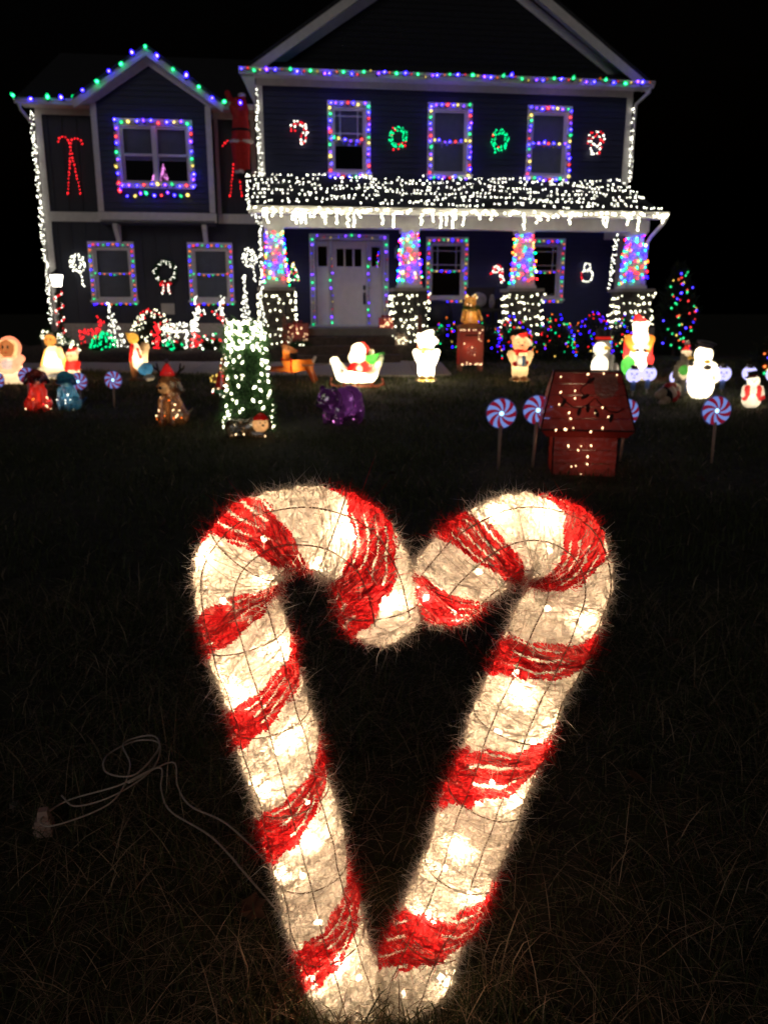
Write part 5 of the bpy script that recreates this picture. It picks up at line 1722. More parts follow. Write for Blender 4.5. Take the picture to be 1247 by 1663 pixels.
dots(t, [('nose', PAINT, (-0.06, -0.15, 1.13), (0.016,) * 3), ('eye', PAINT, (-0.06, -0.11, 1.18), (0.011,) * 3), ('eye', PAINT, (0.01, -0.115, 1.18), (0.011,) * 3)])
n = 500
a = rng.uniform(0, 2 * PI, n)
strands('scarf', np.stack([0.12 * np.cos(a), 0.11 * np.sin(a), 1.05 + rng.normal(0, .02, n)], 1), rng.normal(size=(n, 3)) * 0.04, 0.004, GRN, t)
scatter_bulbs(t, pr, 26, ['warm', 'yellow'], 0.011, 0.6, 3)
q = random.Random(6)
mini_bulbs([Vector((q.uniform(-.2, .2), -0.175, q.choice((0.13, 0.14, 0.7, q.uniform(.15, .7))))) for _ in range(34)], ['warm'] * 34, 0.010, 0.6, parent=t)
lamp(t, (0, 0, 0.4), 1.8, (1, 0.6, 0.35))
lamp(t, (0, 0, 0.92), 2.0, (1, 0.72, 0.35))
lamp(t, (-0.02, 0, 1.15), 0.6, (1, 0.72, 0.35))

# ---------------------------------------------------------------- candle posts beside the steps
for (u, v, lab) in ((-2.28, -3.05, 'striped candle post with pointed top left of the porch steps'), (0.33, -3.0, 'striped candle post with pointed top right of the porch steps')):
    t = hthing('candle_post', u, v, 0.19, lab, 'candle post', 'candle posts by the steps')
    CP = [shell('post_tan', (0.55, 0.33, 0.22), 0.1, 0.05, 0.4), shell('post_pink', (0.75, 0.3, 0.2), 0.15, 0.05, 0.3)]
    MB().lathe([(0.10, 0.0), (0.10, 0.04), (0.06, 0.10), (0.058, 0.12)], 12).build('base', CP[0], t, smooth=True)
    for k in range(9):
        z0 = 0.12 + 0.075 * k
        mb = MB()
        mb.lathe([(0.052 - 0.001 * k, z0), (0.054 - 0.001 * k, z0 + 0.037), (0.051 - 0.001 * k, z0 + 0.073)], 12)
        mb.build('band', CP[k % 2], t, smooth=True)
    MB().lathe([(0.045, 0.795), (0.05, 0.83), (0.03, 0.88), (0.004, 0.93)], 12).build('flame_tip', CP[0], t, smooth=True)
    MB().tube([(0.02, 0.12, 0), (0.02, 0.12, 1.25)], 0.018, 6).build('support_pole', BLACK, t)
    lamp(t, (0, 0, 0.3), 0.5, (1, 0.6, 0.35), 0.02)


# ---------------------------------------------------------------- lit gift boxes by the steps
def gift_box(u, v, z, wd, h, col, cols, lab, seed, k=0.7):
    t = hthing('gift_box', u, v, z, lab, 'gift box', 'lit gift boxes on the porch')
    m = shell('gift_' + col[0], col[1], 0.25, 0.1, 0.4, noise=0.15)
    for c in ((-1, -1, 1, -1), (1, -1, 1, 1), (1, 1, -1, 1), (-1, 1, -1, -1)):
        x0, y0, x1, y1 = [a * wd / 2 for a in c]
        plank_face('side', [(x0, y0, 0), (x1, y1, 0), (x1, y1, h), (x0, y0, h)], 1, m, t)
    MB().box(-wd / 2 - 0.01, wd / 2 + 0.01, -wd / 2 - 0.01, wd / 2 + 0.01, h, h + 0.012).build('lid', m, t)
    mb = MB()
    for s in (-1, 1):
        mb.ell((s * 0.05, 0, h + 0.035), (0.05, 0.025, 0.03), 8, 6)
    mb.build('bow', m, t, smooth=True)
    q = random.Random(seed)
    mini_bulbs([Vector((q.uniform(-.5, .5) * wd, -wd / 2 - 0.012, q.uniform(0.03, h - 0.02))) for _ in range(16)], [cols] * 16, 0.012, k, parent=t)
    lamp(t, (0, 0, h / 2), 0.6)


gift_box(-2.02, -2.48, 0.60, 0.4, 0.34, ('crimson', (0.5, 0.04, 0.035)), 'warm', 'red lit gift box left of the porch steps', 1)
gift_box(-0.22, -2.1, 0.85, 0.26, 0.2, ('crimson', (0.5, 0.04, 0.035)), 'warm', 'red lit gift box right of the front door', 2)
gift_box(0.03, -2.5, 0.52, 0.24, 0.18, ('pale', (0.6, 0.5, 0.4)), 'white', 'small pale lit gift box on the right of the steps', 3, 0.6)
t = hthing('step_planter', -2.0, -2.75, 0.3, 'small green planter with white lights under the left gift box', 'planter')
MB().lathe([(0.10, 0), (0.14, 0.16), (0.15, 0.18)], 14).build('pot', STONE, t, smooth=True)
strands('foliage', np.stack([rng.normal(0, .1, 400), rng.normal(0, .1, 400), np.full(400, .18)], 1), rng.normal(size=(400, 3)) * 0.07 + np.array([0, 0, .08]), 0.006, LEAFD, t)
mini_bulbs([Vector((q.uniform(-.25, .25), -0.16, q.uniform(0.12, 0.25))) for _ in range(14)], ['white'] * 14, 0.014, 0.6, parent=t)

# ---------------------------------------------------------------- wire light sculptures in the bed beside the wing
WF = mat('sculpture_wire', (0.3, 0.3, 0.28), 0.4, 0.2, metal=0.4)


def deer_lines(s, headup=True, flip=1, y=0.0):
    f = flip
    L = []
    for yy in (-0.07, 0.07):
        L += [[(-0.34 * f, yy, 0.48), (-0.2 * f, yy, 0.56), (0.1 * f, yy, 0.55), (0.3 * f, yy, 0.58)], [(-0.34 * f, yy, 0.48), (-0.15 * f, yy, 0.40), (0.15 * f, yy, 0.38), (0.3 * f, yy, 0.44)],
              [(-0.32 * f, yy, 0.5), (-0.34 * f, yy, 0.28), (-0.30 * f, yy, 0.0)], [(-0.2 * f, yy, 0.44), (-0.22 * f, yy, 0.25), (-0.2 * f, yy, 0.02)], [(0.12 * f, yy, 0.4), (0.14 * f, yy, 0.2), (0.12 * f, yy, 0)], [(0.26 * f, yy, 0.46), (0.28 * f, yy, 0.22), (0.26 * f, yy, 0)],
              [(0.3 * f, yy, 0.58), (0.4 * f, yy * 0.7, 0.78), (0.42 * f, yy * 0.6, 0.88)], [(0.3 * f, yy, 0.46), (0.46 * f, yy * 0.7, 0.74)]]
    L += [[(0.40 * f, 0, 0.88), (0.56 * f, 0, 0.8), (0.46 * f, 0, 0.74)], [(0.42 * f, -0.03, 0.9), (0.38 * f, -0.1, 1.05), (0.42 * f, -0.14, 1.15)], [(0.42 * f, 0.03, 0.9), (0.36 * f, 0.08, 1.04), (0.34 * f, 0.1, 1.14)], [(-0.34 * f, 0, 0.5), (-0.42 * f, 0, 0.46)],
          [(-0.3 * f, -0.07, 0.46), (0.28 * f, -0.07, 0.52)]]
    return [[(a * s, b * s + y, c * s) for a, b, c in l] for l in L]


motif('lit_deer', (-4.48, -1.0, 0.40), 'white lit wire deer standing in the bed below the wall plate', 'lit wire sculptures in the bed', deer_lines(0.95), lambda li, p, q: 'red' if (p.z > 0.6 and li > 11 and q.random() < 0.4) else 'cool', 0.062, 0.0155, 0.9, 0.03, 'light sculpture', WF, 0.007)
motif('lit_deer', (-3.20, -1.1, 0.36), 'white lit wire deer facing left behind the green pillar', 'lit wire sculptures in the bed', deer_lines(1.0, flip=-1), lambda li, p, q: 'red' if (0.55 < p.z < 0.85 and p.x < -0.25 and q.random() < 0.5) else 'cool', 0.058, 0.0155, 1.0, 0.03, 'light sculpture', WF, 0.007)
motif('red_lit_deer', (-6.36, -0.9, 0.50), 'small red lit wire deer left of the white spiral tree', 'lit wire sculptures in the bed', deer_lines(0.55), lambda li, p, q: 'red', 0.085, 0.02, 0.7, 0.02, 'light sculpture', BLACK, 0.006)


def spiral(h, r, turns, n=90, lean=0.0):
    return [[(r * (1 - i / n) * math.cos(i / n * turns * 2 * PI) + lean * (i / n), r * (1 - i / n) * math.sin(i / n * turns * 2 * PI), h * i / n) for i in range(n + 1)], [(0, 0, 0), (lean, 0, h)]]


motif('spiral_tree', (-5.78, -1.0, 0.42), 'white lit spiral tree below the lower left window', 'lit spiral trees', spiral(0.98, 0.2, 7, lean=-0.14), lambda li, p, q: 'cool', 0.085, 0.015, 0.8, 0.02, 'light tree', WF)
motif('spiral_tree', (-3.12, -0.5, 0.75), 'white lit spiral tree with star beside the leftmost column', 'lit spiral trees', spiral(1.1, 0.15, 8) + [[(0.05 * math.cos(R(90 + 144 * k)), -0.01, 1.15 + 0.05 * math.sin(R(90 + 144 * k))) for k in range(6)]], lambda li, p, q: 'cool', 0.075, 0.015, 0.8, 0.02, 'light tree', WF)
motif('spiral_tree', (-4.14, -1.3, 0.42), 'tiny white lit cone tree with red base in front of the wing', 'lit spiral trees', spiral(0.75, 0.13, 6), lambda li, p, q: 'red' if p.z < 0.35 else 'cool', 0.055, 0.0165, 0.7, 0.02, 'light tree', WF)
LEAFB = island('bush_leaf', (0.012, 0.02, 0.010), (0.035, 0.05, 0.022), 0.55, 0.25)


def shrub(u, v, z, rx, ry, rz_, label, n=1300, group='shrubs by the house', bulbs=None, blabel=None, bn=60, k=0.8, size=0.018, name='shrub', bgroup='light nets on the shrubs'):
    t = hthing(name, u, v, z, label, 'shrub', group)
    d = rng.normal(size=(n, 3))
    d /= np.linalg.norm(d, axis=1)[:, None]
    d[:, 2] = np.abs(d[:, 2]) * 1.0 - 0.15
    rad = rng.uniform(0.55, 1.0, n)[:, None] * (1 + 0.15 * np.sin(d[:, :1] * 7 + d[:, 2:] * 9))
    C0 = d * rad * np.array([rx, ry, rz_]) + np.array([0, 0, 0.12 * rz_])
    strands('foliage', C0, (d + rng.normal(size=(n, 3)) * 0.5) * 0.07, 0.016, LEAFB, t, 0.15)
    mb = MB()
    for k_ in range(7):
        a = k_ * 0.9
        mb.tube([(0, 0, -0.05), (0.25 * rx * math.cos(a), 0.25 * ry * math.sin(a), rz_ * 0.35), (0.6 * rx * math.cos(a), 0.6 * ry * math.sin(a), rz_ * 0.7)], [0.015, 0.01, 0.004], 5)
    mb.build('stems', mat('bark', (0.05, 0.035, 0.025), 0.9, 0.3), t)
    if bulbs:
        t2 = hthing('shrub_lights', u, v, z, blabel, 'light string', bgroup)
        q = random.Random(blabel)
        pts = []
        while len(pts) < bn:
            dd = Vector((q.gauss(0, 1), -abs(q.gauss(0, 1)) * 0.8, abs(q.gauss(0, 0.9)))).normalized()
            pts.append(Vector((dd.x * rx, dd.y * ry, dd.z * rz_ + 0.08)) * q.uniform(0.97, 1.08))
        cord_part([sorted(pts, key=lambda p: p.z)[i::6] for i in range(6)], 0.004, t2)
        mini_bulbs(pts, [bulbs(q) for _ in pts], size, k, parent=t2)
    return t


shrub(-6.06, -1.05, 0.32, 0.27, 0.25, 0.34, 'low round shrub covered in green lights left of the bed', 700, bulbs=lambda q: 'green', blabel='teal green lights over the low shrub by the white spiral tree', bn=75, size=0.019, k=0.75)
shrub(-5.05, -0.85, 0.40, 0.50, 0.3, 0.70, 'rounded shrub with white and red lights behind the leaning figure', 1400, bulbs=lambda q: 'red' if q.random() < 0.22 else 'white', blabel='white and red lights over the rounded shrub in the bed', bn=120, size=0.017, k=0.7)
motif('red_bow', (-4.93, -1.3, 0.42), 'tall red lit ribbon bow standing in the bed', None, [[(-0.05, 0, 0.0), (0, 0, 0.55)], [(0.05, 0, 0), (0.02, 0, 0.55)], [(0, 0, 0), (0.06, 0, 0.5)]], lambda li, p, q: 'red', 0.045, 0.018, 0.8, 0.03, 'light sculpture')
shrub(-4.6, -1.35, 0.3, 0.22, 0.2, 0.22, 'tiny shrub with green lights beside the leaning figure', 350, bulbs=lambda q: 'green', blabel='green lights on the tiny shrub beside the leaning figure', bn=18, size=0.019, k=0.6)
shrub(-3.80, -1.5, 0.3, 0.25, 0.2, 0.35, 'tiny shrub with green and red lights left of the green pillar', 400, bulbs=lambda q: q.choice(('green', 'red', 'cool', 'red')), blabel='green, red and white lights on the tiny shrub left of the pillar', bn=26, size=0.02, k=0.7)
# small lit figure with red cap, left of the pillar, and yellow lit star pick
t = fig('lit_gnome', -2.12, 10.6, 'small red capped tinsel figure with lights left of the green pillar', 'yard figure', 0.1)
pr = [('body', tinsel('red', (0.6, 0.03, 0.025)), 'c', (0, 0, 0.08), (0, 0, 0.25), 0.1, 0.07), ('boots', tinsel('green2', (0.05, 0.35, 0.15)), 'e', (-0.03, -0.03, 0.05), (0.11, 0.09, 0.05)), ('head', tinsel('tan', (0.6, 0.38, 0.2)), 'e', (0.03, -0.01, 0.36), (0.07, 0.07, 0.075)), ('hat', tinsel('rust', (0.4, 0.09, 0.04)), 'c', (0.05, 0, 0.42), (0.07, 0, 0.55), 0.07, 0.03)]
moulded(t, pr, 0.02, 44)
dots(t, [('eye', PAINT, (0.03 + s * 0.025, -0.08, 0.38), (0.01,) * 3) for s in (-1, 1)] + [('nose', RPAINT, (0.03, -0.085, 0.355), (0.013,) * 3)])
scatter_bulbs(t, pr, 24, ['warm', 'red', 'cool'], 0.013, 0.6, 8)
t = fig('star_pick', -2.38, 11.5, 'small golden lit star low on the grass left of the green pillar', 'light pick')
MB().tube([(0, 0, 0), (0, 0, 0.1)], 0.008, 5).build('stake', BLACK, t)
mb = MB()
mb.prism([((0.11 if k % 2 == 0 else 0.05) * math.sin(k * PI / 5) * 1.1, 0.12 + (0.08 if k % 2 == 0 else 0.04) * math.cos(k * PI / 5)) for k in range(10)], -0.012, 0.012)
mb.build('star', shell('star_gold', (0.7, 0.4, 0.05), 0.2), t)
mini_bulbs([Vector((0.09 * math.sin(k * 2 * PI / 9), -0.025, 0.12 + 0.05 * math.cos(k * 2 * PI / 9))) for k in range(9)], ['yellow'] * 9, 0.017, 0.5, parent=t)

# ---------------------------------------------------------------- lamp post with garland and urn at the far left corner
t = hthing('lamp_post', -6.93, -0.9, 0.40, 'glowing white lantern on a post wound with red and white lights', 'lamp post')
MB().tube([(0, 0, 0), (0, 0, 1.28)], 0.03, 8).build('post', BLACK, t, smooth=True)
MB().lathe([(0.085, 1.28), (0.13, 1.5), (0.12, 1.51)], 4).build('lantern_glass', emis('lantern', (1, 0.93, 0.78), 7.0), t)
MB().lathe([(0.15, 1.512), (0.12, 1.54), (0.03, 1.60), (0.01, 1.63)], 8).build('lantern_cap', BLACK, t)
MB().lathe([(0.09, 1.26), (0.09, 1.279)], 8).build('lantern_base', BLACK, t)
q = random.Random(77)
n = 700
a = rng.uniform(0, 2 * PI, n)
zz = rng.uniform(0.1, 1.22, n)
strands('garland', np.stack([0.035 * np.cos(a), 0.035 * np.sin(a), zz], 1), np.stack([np.cos(a), np.sin(a), rng.normal(0, .4, n)], 1) * 0.06, 0.005, LEAFD, t)
pts = [Vector((0.08 * math.cos(i * 0.55), 0.08 * math.sin(i * 0.55), 0.12 + i * 0.0225)) for i in range(48)]
mini_bulbs(pts, ['red' if i % 3 else 'cool' for i in range(48)], 0.018, 0.6, parent=t)
t = hthing('urn_planter', -6.98, -1.55, 0.30, 'pale urn planter with white lights at the foot of the lamp post', 'planter')
MB().lathe([(0.13, 0.0), (0.13, 0.03), (0.06, 0.08), (0.08, 0.13), (0.17, 0.17), (0.19, 0.30), (0.21, 0.33), (0.20, 0.34)], 18).build('urn', mat('urn_stone', (0.42, 0.4, 0.33), 0.8, 0.2, 10), t, smooth=True)
n = 800
C0 = np.stack([rng.uniform(-.15, .55, n), rng.normal(0, .08, n), np.zeros(n)], 1)
C0[:, 2] = 0.42 - 0.5 * np.maximum(C0[:, 0] - 0.05, 0) + rng.normal(0, .03, n)
strands('garland', C0, rng.normal(size=(n, 3)) * 0.07, 0.007, LEAFD, t)
pts = [Vector((x, -0.1, 0.42 - 0.5 * max(x - 0.05, 0) + q.uniform(-.1, .08))) for x in [q.uniform(-.18, .58) for _ in range(60)]]
mini_bulbs(pts, ['white'] * 60, 0.018, 0.6, parent=t)

# ---------------------------------------------------------------- porch things: chair with pillow, covered grill
t = hthing('porch_chair', 2.1, -0.9, 0.85, 'dark porch chair with pale cushions behind the letter box', 'chair')
CH = mat('wicker', (0.025, 0.02, 0.018), 0.7, 0.3, 30)
MB().box(-0.32, 0.32, -0.3, 0.3, 0.32, 0.40).build('seat', CH, t)
MB().box(-0.32, 0.32, 0.24, 0.32, 0.40, 0.85).build('backrest', CH, t)
for sx in (-1, 1):
    MB().box(sx * 0.35 - 0.04, sx * 0.35 + 0.04, -0.3, 0.32, 0.40, 0.6).build('armrest', CH, t)
    for sy in (-1, 1):
        MB().box(sx * 0.3 - 0.025, sx * 0.3 + 0.025, sy * 0.26 - 0.025, sy * 0.26 + 0.025, 0, 0.32).build('leg', CH, t)
CU = mat('cushion', (0.32, 0.28, 0.27), 0.85, 0.4, 7)
for nm, xx, zz, ww in (('cushion', -0.08, 0.58, 0.2), ('cushion', 0.24, 0.54, 0.07)):
    mb = MB()
    mb.ell((xx, 0.15, zz), (ww, 0.08, 0.17), 12, 8)
    mb.build(nm, CU, t, smooth=True)
t = hthing('covered_grill', 1.05, -1.0, 0.85, 'black covered grill on the porch right of the second column', 'grill')
CV = mat('black_cover', (0.016, 0.016, 0.02), 0.55, 0.3, 6, bump=0.5)
mb = MB()
mb.lathe([(0.36, 0.0), (0.35, 0.3), (0.33, 0.42), (0.26, 0.52), (0.1, 0.57), (0.01, 0.58)], 16)
mb.build('cover', CV, t, smooth=True)
MB().box(-0.5, -0.3, -0.15, 0.15, 0.3, 0.36).build('side_shelf', CV, t)

# multicolour shrubs along the porch front
MC = lambda q: q.choice(('blue', 'red', 'green', 'blue', 'orange', 'purple', 'red', 'green', 'yellow'))
SPOT = ('beside the second stone pier', 'behind the red letter box', 'left of the third stone pier', 'right of the third stone pier', 'midway between the two right piers', 'at the rightmost stone pier')
for k, (u, rx, h) in enumerate(((0.95, 0.38, 0.75), (1.62, 0.42, 0.78), (2.28, 0.40, 0.78), (3.10, 0.46, 0.80), (3.88, 0.46, 0.84), (4.62, 0.42, 0.80))):
    shrub(u, -2.85, 0.2, rx, 0.4, h, 'dark round shrub along the porch ' + SPOT[k], 1300, 'shrubs along the porch', MC, 'multicolour lights over the dark shrub ' + SPOT[k], 66 if k > 1 else 42, size=0.0135, k=0.8, bgroup='multicolour lights on the porch shrubs')


# ---------------------------------------------------------------- conifers
def conifer(x, y, h, r, label, blabel, nb, n=2600):
    t = thing('conifer', (x, y, gz(y)), label, 'tree', 'small conifers right of the house')
    MB().tube([(0, 0, 0), (0, 0, h * 0.95)], [0.05, 0.01], 6).build('trunk', mat('bark', (0.05, 0.035, 0.025), 0.9, 0.3), t)
    tt = rng.random(n) ** 0.8
    a = rng.uniform(0, 2 * PI, n)
    lobes = 1 + 0.18 * np.sin(a * 5 + tt * 20)
    prof = np.sin(np.minimum(1, (1 - tt) * 1.5 + 0.03) * PI / 2) * r * lobes
    rad = prof * rng.uniform(0.5, 1, n)
    C0 = np.stack([rad * np.cos(a), rad * np.sin(a), 0.08 + tt * h * 0.92], 1)
    D = np.stack([np.cos(a), np.sin(a), 0.8 + rng.normal(0, .4, n)], 1) * 0.10
    strands('crown', C0, D, 0.014, LEAFB, t, 0.2)
    t2 = thing('conifer_lights', (x, y, gz(y)), blabel, 'light string', 'bulb strings on the conifers')
    q = random.Random(blabel)
    last = []
    for i in range(nb):
        f = (i + 0.5) / nb
        aa = PI + 0.2 + q.random() * (PI - 0.4)
        rr_ = math.sin(min(1, (1 - f * 0.86) * 1.5) * PI / 2) * r * 0.98
        o = link('bulb', c9_mesh(q.choice(('green', 'red', 'blue', 'orange', 'yellow', 'green', 'red', 'blue')), 0.7), t2)
        o.location = (rr_ * math.cos(aa), rr_ * math.sin(aa) - 0.03, 0.15 + f * 0.86 * h * 0.95)
        o.rotation_euler = (q.uniform(0.6, 2.4), q.uniform(-.8, .8), 0)
        s = q.uniform(0.8, 1.25)
        o.scale = (s, s, s)
        last.append(tuple(o.location))
    cord_part([last], 0.005, t2)


conifer(6.62, 18.6, 2.05, 0.42, 'narrow dark conifer beside the right corner of the porch', 'multicolour bulbs on the narrow conifer right of the porch', 52)
conifer(5.62, 11.4, 0.72, 0.38, 'small dark conifer at the right edge of the lawn', 'multicolour bulbs on the small conifer at the right edge', 46, 1200)

# ---------------------------------------------------------------- climbing figure on the gutter and pink trees in the window
t = hthing('climbing_figure', -3.08, -0.02, 3.95, 'unlit red-suited climbing figure hanging from the gutter beside the main block', 'climbing figure')
CL = {n: mat('cloth_' + n, c, 0.85, 0.2, 12) for n, c in dict(red=(0.5, 0.02, 0.018), white=(0.62, 0.5, 0.46), black=(0.01, 0.01, 0.01)).items()}
moulded(t, [('leg', CL['red'], 'c', (-0.08, 0, 0.2), (-0.1, 0, 0.75), 0.09, 0.13), ('leg', CL['red'], 'c', (0.07, 0, 0.25), (0.06, 0, 0.75), 0.09, 0.13), ('boot_trim', CL['white'], 'e', (-0.06, -0.02, 0.15), (0.11, 0.1, 0.05)), ('boot', CL['black'], 'e', (-0.04, -0.03, 0.06), (0.1, 0.13, 0.07)), ('boot', CL['black'], 'e', (0.11, 0.0, 0.13), (0.08, 0.12, 0.08)), ('jacket_trim', CL['white'], 'e', (0.0, -0.01, 0.76), (0.27, 0.17, 0.045)), ('jacket', CL['red'], 'c', (0, 0, 0.85), (0, 0, 1.3), 0.2, 0.16), ('belt', CL['black'], 'e', (0, 0, 0.98), (0.215, 0.2, 0.05)),
            ('sleeve', CL['red'], 'c', (-0.12, 0, 1.35), (-0.22, 0.0, 1.62), 0.085, 0.07), ('sleeve', CL['red'], 'c', (0.1, 0, 1.35), (0.06, 0, 1.6), 0.085, 0.07), ('cuff', CL['white'], 'e', (-0.22, 0, 1.5), (0.09, 0.08, 0.06)), ('cuff', CL['white'], 'e', (0.05, 0, 1.68), (0.09, 0.08, 0.045)), ('glove', CL['red'], 'e', (-0.25, 0, 1.7), (0.07, 0.06, 0.07)), ('head', CL['red'], 'e', (-0.05, -0.02, 1.5), (0.12, 0.12, 0.13))], 0.03, 64)
for u, z, h, r, lab in ((-4.80, 3.88, 0.42, 0.12, 'taller pink lit tree inside the double window'), (-5.02, 3.88, 0.2, 0.07, 'shorter pink lit tree inside the double window')):
    t = hthing('pink_tree', u, 0.40, z, lab, 'lit tree', 'pink lit trees in the window')
    MB().lathe([(r, 0.0), (r * 0.7, h * 0.3), (r * 0.35, h * 0.7), (0.005, h)], 12).build('cone', shell('pink_tinsel', (0.6, 0.2, 0.5), 0.2), t, smooth=True)
    q = random.Random(lab)
    pts = []
    for i in range(70):
        f = q.random()
        a = PI + q.random() * PI
        pts.append(Vector((r * (1 - f) * math.cos(a), r * (1 - f) * math.sin(a) - 0.008, f * h)))
    mini_bulbs(pts, ['pink'] * 70, 0.010, 2.0, parent=t)
MB().box(-5.6, -4.25, 0.26, 0.6, 3.86, 3.878).build('window_shelf', TRIM, house)

# ---------------------------------------------------------------- the two candy canes that make the heart
HY = 1.10


def tinsel_skin(name, col, dark, lo, hi, f0=0.45, f1=0.6):
    """loose net of fibres wound round the frame: light passes the gaps, fibres scatter it"""
    m, n, out = _new(name)
    t = n.nodes.new('ShaderNodeBsdfTranslucent')
    d = n.nodes.new('ShaderNodeBsdfDiffuse')
    tr = n.nodes.new('ShaderNodeBsdfTransparent')
    uv = n.nodes.new('ShaderNodeTexCoord')
    facs = []
    for rot, sc, scale in ((0.10, (5.0, 330.0, 1), 1.0), (-0.22, (9.0, 190.0, 1), 1.0), (0.0, (26.0, 60.0, 1), 1.0)):
        mp = n.nodes.new('ShaderNodeMapping')
        mp.vector_type = 'TEXTURE'
        mp.inputs['Rotation'].default_value = (0, 0, rot * 0.15)
        mp.inputs['Scale'].default_value = (1 / sc[0], 1 / sc[1], 1)
        n.links.new(uv.outputs['UV'], mp.inputs['Vector'])
        ns = n.nodes.new('ShaderNodeTexNoise')
        ns.inputs['Scale'].default_value = scale
        ns.inputs['Detail'].default_value = 4
        ns.inputs['Distortion'].default_value = 0.8
        n.links.new(mp.outputs[0], ns.inputs['Vector'])
        facs.append(ns.outputs['Fac'])
    a1 = n.nodes.new('ShaderNodeMath')
    a1.operation = 'ADD'
    n.links.new(facs[0], a1.inputs[0])
    n.links.new(facs[1], a1.inputs[1])
    a2 = n.nodes.new('ShaderNodeMath')
    a2.operation = 'MULTIPLY_ADD'
    n.links.new(facs[2], a2.inputs[0])
    a2.inputs[1].default_value = 0.8
    n.links.new(a1.outputs[0], a2.inputs[2])
    nm = n.nodes.new('ShaderNodeMath')
    nm.operation = 'DIVIDE'
    nm.inputs[1].default_value = 2.8
    n.links.new(a2.outputs[0], nm.inputs[0])
    mr = n.nodes.new('ShaderNodeMapRange')
    mr.inputs['From Min'].default_value = f0
    mr.inputs['From Max'].default_value = f1
    mr.inputs['To Min'].default_value = lo
    mr.inputs['To Max'].default_value = hi
    n.links.new(nm.outputs[0], mr.inputs['Value'])
    cr = n.nodes.new('ShaderNodeValToRGB')
    cr.color_ramp.elements[0].position = 0.40
    cr.color_ramp.elements[1].position = 0.56
    cr.color_ramp.elements[0].color = (*dark, 1)
    cr.color_ramp.elements[1].color = (*col, 1)
    n.links.new(nm.outputs[0], cr.inputs[0])
    n.links.new(cr.outputs[0], t.inputs[0])
    n.links.new(cr.outputs[0], d.inputs[0])
    m1 = n.nodes.new('ShaderNodeMixShader')
    m1.inputs[0].default_value = 0.2
    n.links.new(t.outputs[0], m1.inputs[1])
    n.links.new(d.outputs[0], m1.inputs[2])
    m2 = n.nodes.new('ShaderNodeMixShader')
    n.links.new(mr.outputs[0], m2.inputs[0])
    n.links.new(m1.outputs[0], m2.inputs[1])
    n.links.new(tr.outputs[0], m2.inputs[2])
    n.links.new(m2.outputs[0], out.inputs[0])
    return m


TW = tinsel_skin('white_tinsel_skin', (0.92, 0.89, 0.85), (0.62, 0.56, 0.50), 0.05, 0.34)
TR = tinsel_skin('red_tinsel_skin', (0.88, 0.03, 0.035), (0.25, 0.004, 0.008), 0.0, 0.70, 0.475, 0.60)
FW = island('white_fibre', (0.75, 0.70, 0.64), (0.97, 0.95, 0.92), 0.35, 0.6)
FR = island('red_fibre', (0.35, 0.008, 0.012), (0.75, 0.025, 0.03), 0.35, 0.4)
FRD = island('dark_red_thread', (0.12, 0.003, 0.005), (0.4, 0.01, 0.015), 0.5, 0.15)
FWD = island('tan_thread', (0.4, 0.32, 0.25), (0.85, 0.78, 0.7), 0.5, 0.4)
HEARTB = emis('cane_bulb', (1.0, 0.68, 0.39), 295.0)

LC = [(-0.056, -0.064), (-0.064, 0.025), (-0.078, 0.100), (-0.096, 0.172), (-0.120, 0.300), (-0.141, 0.400), (-0.163, 0.507), (-0.186, 0.610), (-0.208, 0.699), (-0.216, 0.750), (-0.203, 0.797), (-0.167, 0.831), (-0.118, 0.842), (-0.071, 0.834), (-0.034, 0.806), (-0.013, 0.758), (-0.004, 0.708), (0.001, 0.668)]
RC = [(0.026, -0.064), (0.038, 0.013), (0.060, 0.100), (0.083, 0.165), (0.108, 0.219), (0.129, 0.289), (0.149, 0.367), (0.173, 0.444), (0.203, 0.549), (0.233, 0.630), (0.262, 0.708), (0.274, 0.758), (0.261, 0.802), (0.227, 0.827), (0.187, 0.828), (0.149, 0.809), (0.118, 0.780), (0.092, 0.748), (0.070, 0.722), (0.056, 0.706)]
LS = [(-0.091, 0.166), (-0.146, 0.406), (-0.178, 0.585), (-0.206, 0.728), (-0.149, 0.831), (-0.028, 0.798)]
RSs = [(0.092, 0.184), (0.184, 0.486), (0.242, 0.660), (0.257, 0.798), (0.157, 0.812), (0.093, 0.735)]
LB = [(-0.252, 0.808), (-0.092, 0.803), (0.001, 0.747), (-0.144, 0.533), (-0.202, 0.600), (-0.156, 0.300), (-0.114, 0.097), (-0.074, 0.136), (-0.175, 0.454), (-0.220, 0.625), (-0.173, 0.775), (-0.056, 0.849), (-0.120, 0.367), (-0.158, 0.669)]
RBb = [(0.060, 0.747), (0.286, 0.716), (0.250, 0.539), (0.225, 0.513), (0.164, 0.449), (0.198, 0.420), (0.118, 0.340), (0.135, 0.249), (0.071, 0.208), (0.093, 0.080), (0.157, 0.867), (0.101, 0.723), (0.225, 0.858), (0.205, 0.600)]


def catmull(P, n):
    P = np.array(P)
    P = np.vstack([2 * P[0] - P[1], P, 2 * P[-1] - P[-2]])
    out = []
    for i in range(1, len(P) - 2):
        for t in np.linspace(0, 1, 30, endpoint=False):
            a, b, c, d = P[i - 1:i + 3]
            out.append(0.5 * (2 * b + (c - a) * t + (2 * a - 5 * b + 4 * c - d) * t * t + (3 * b - a - 3 * c + d) * t ** 3))
    out.append(P[-2])
    out = np.array(out)
    s = np.concatenate([[0], np.cumsum(np.linalg.norm(np.diff(out, axis=0), axis=1))])
    q = np.linspace(0, s[-1], n)
    return np.stack([np.interp(q, s, out[:, 0]), np.interp(q, s, out[:, 1])], 1), q


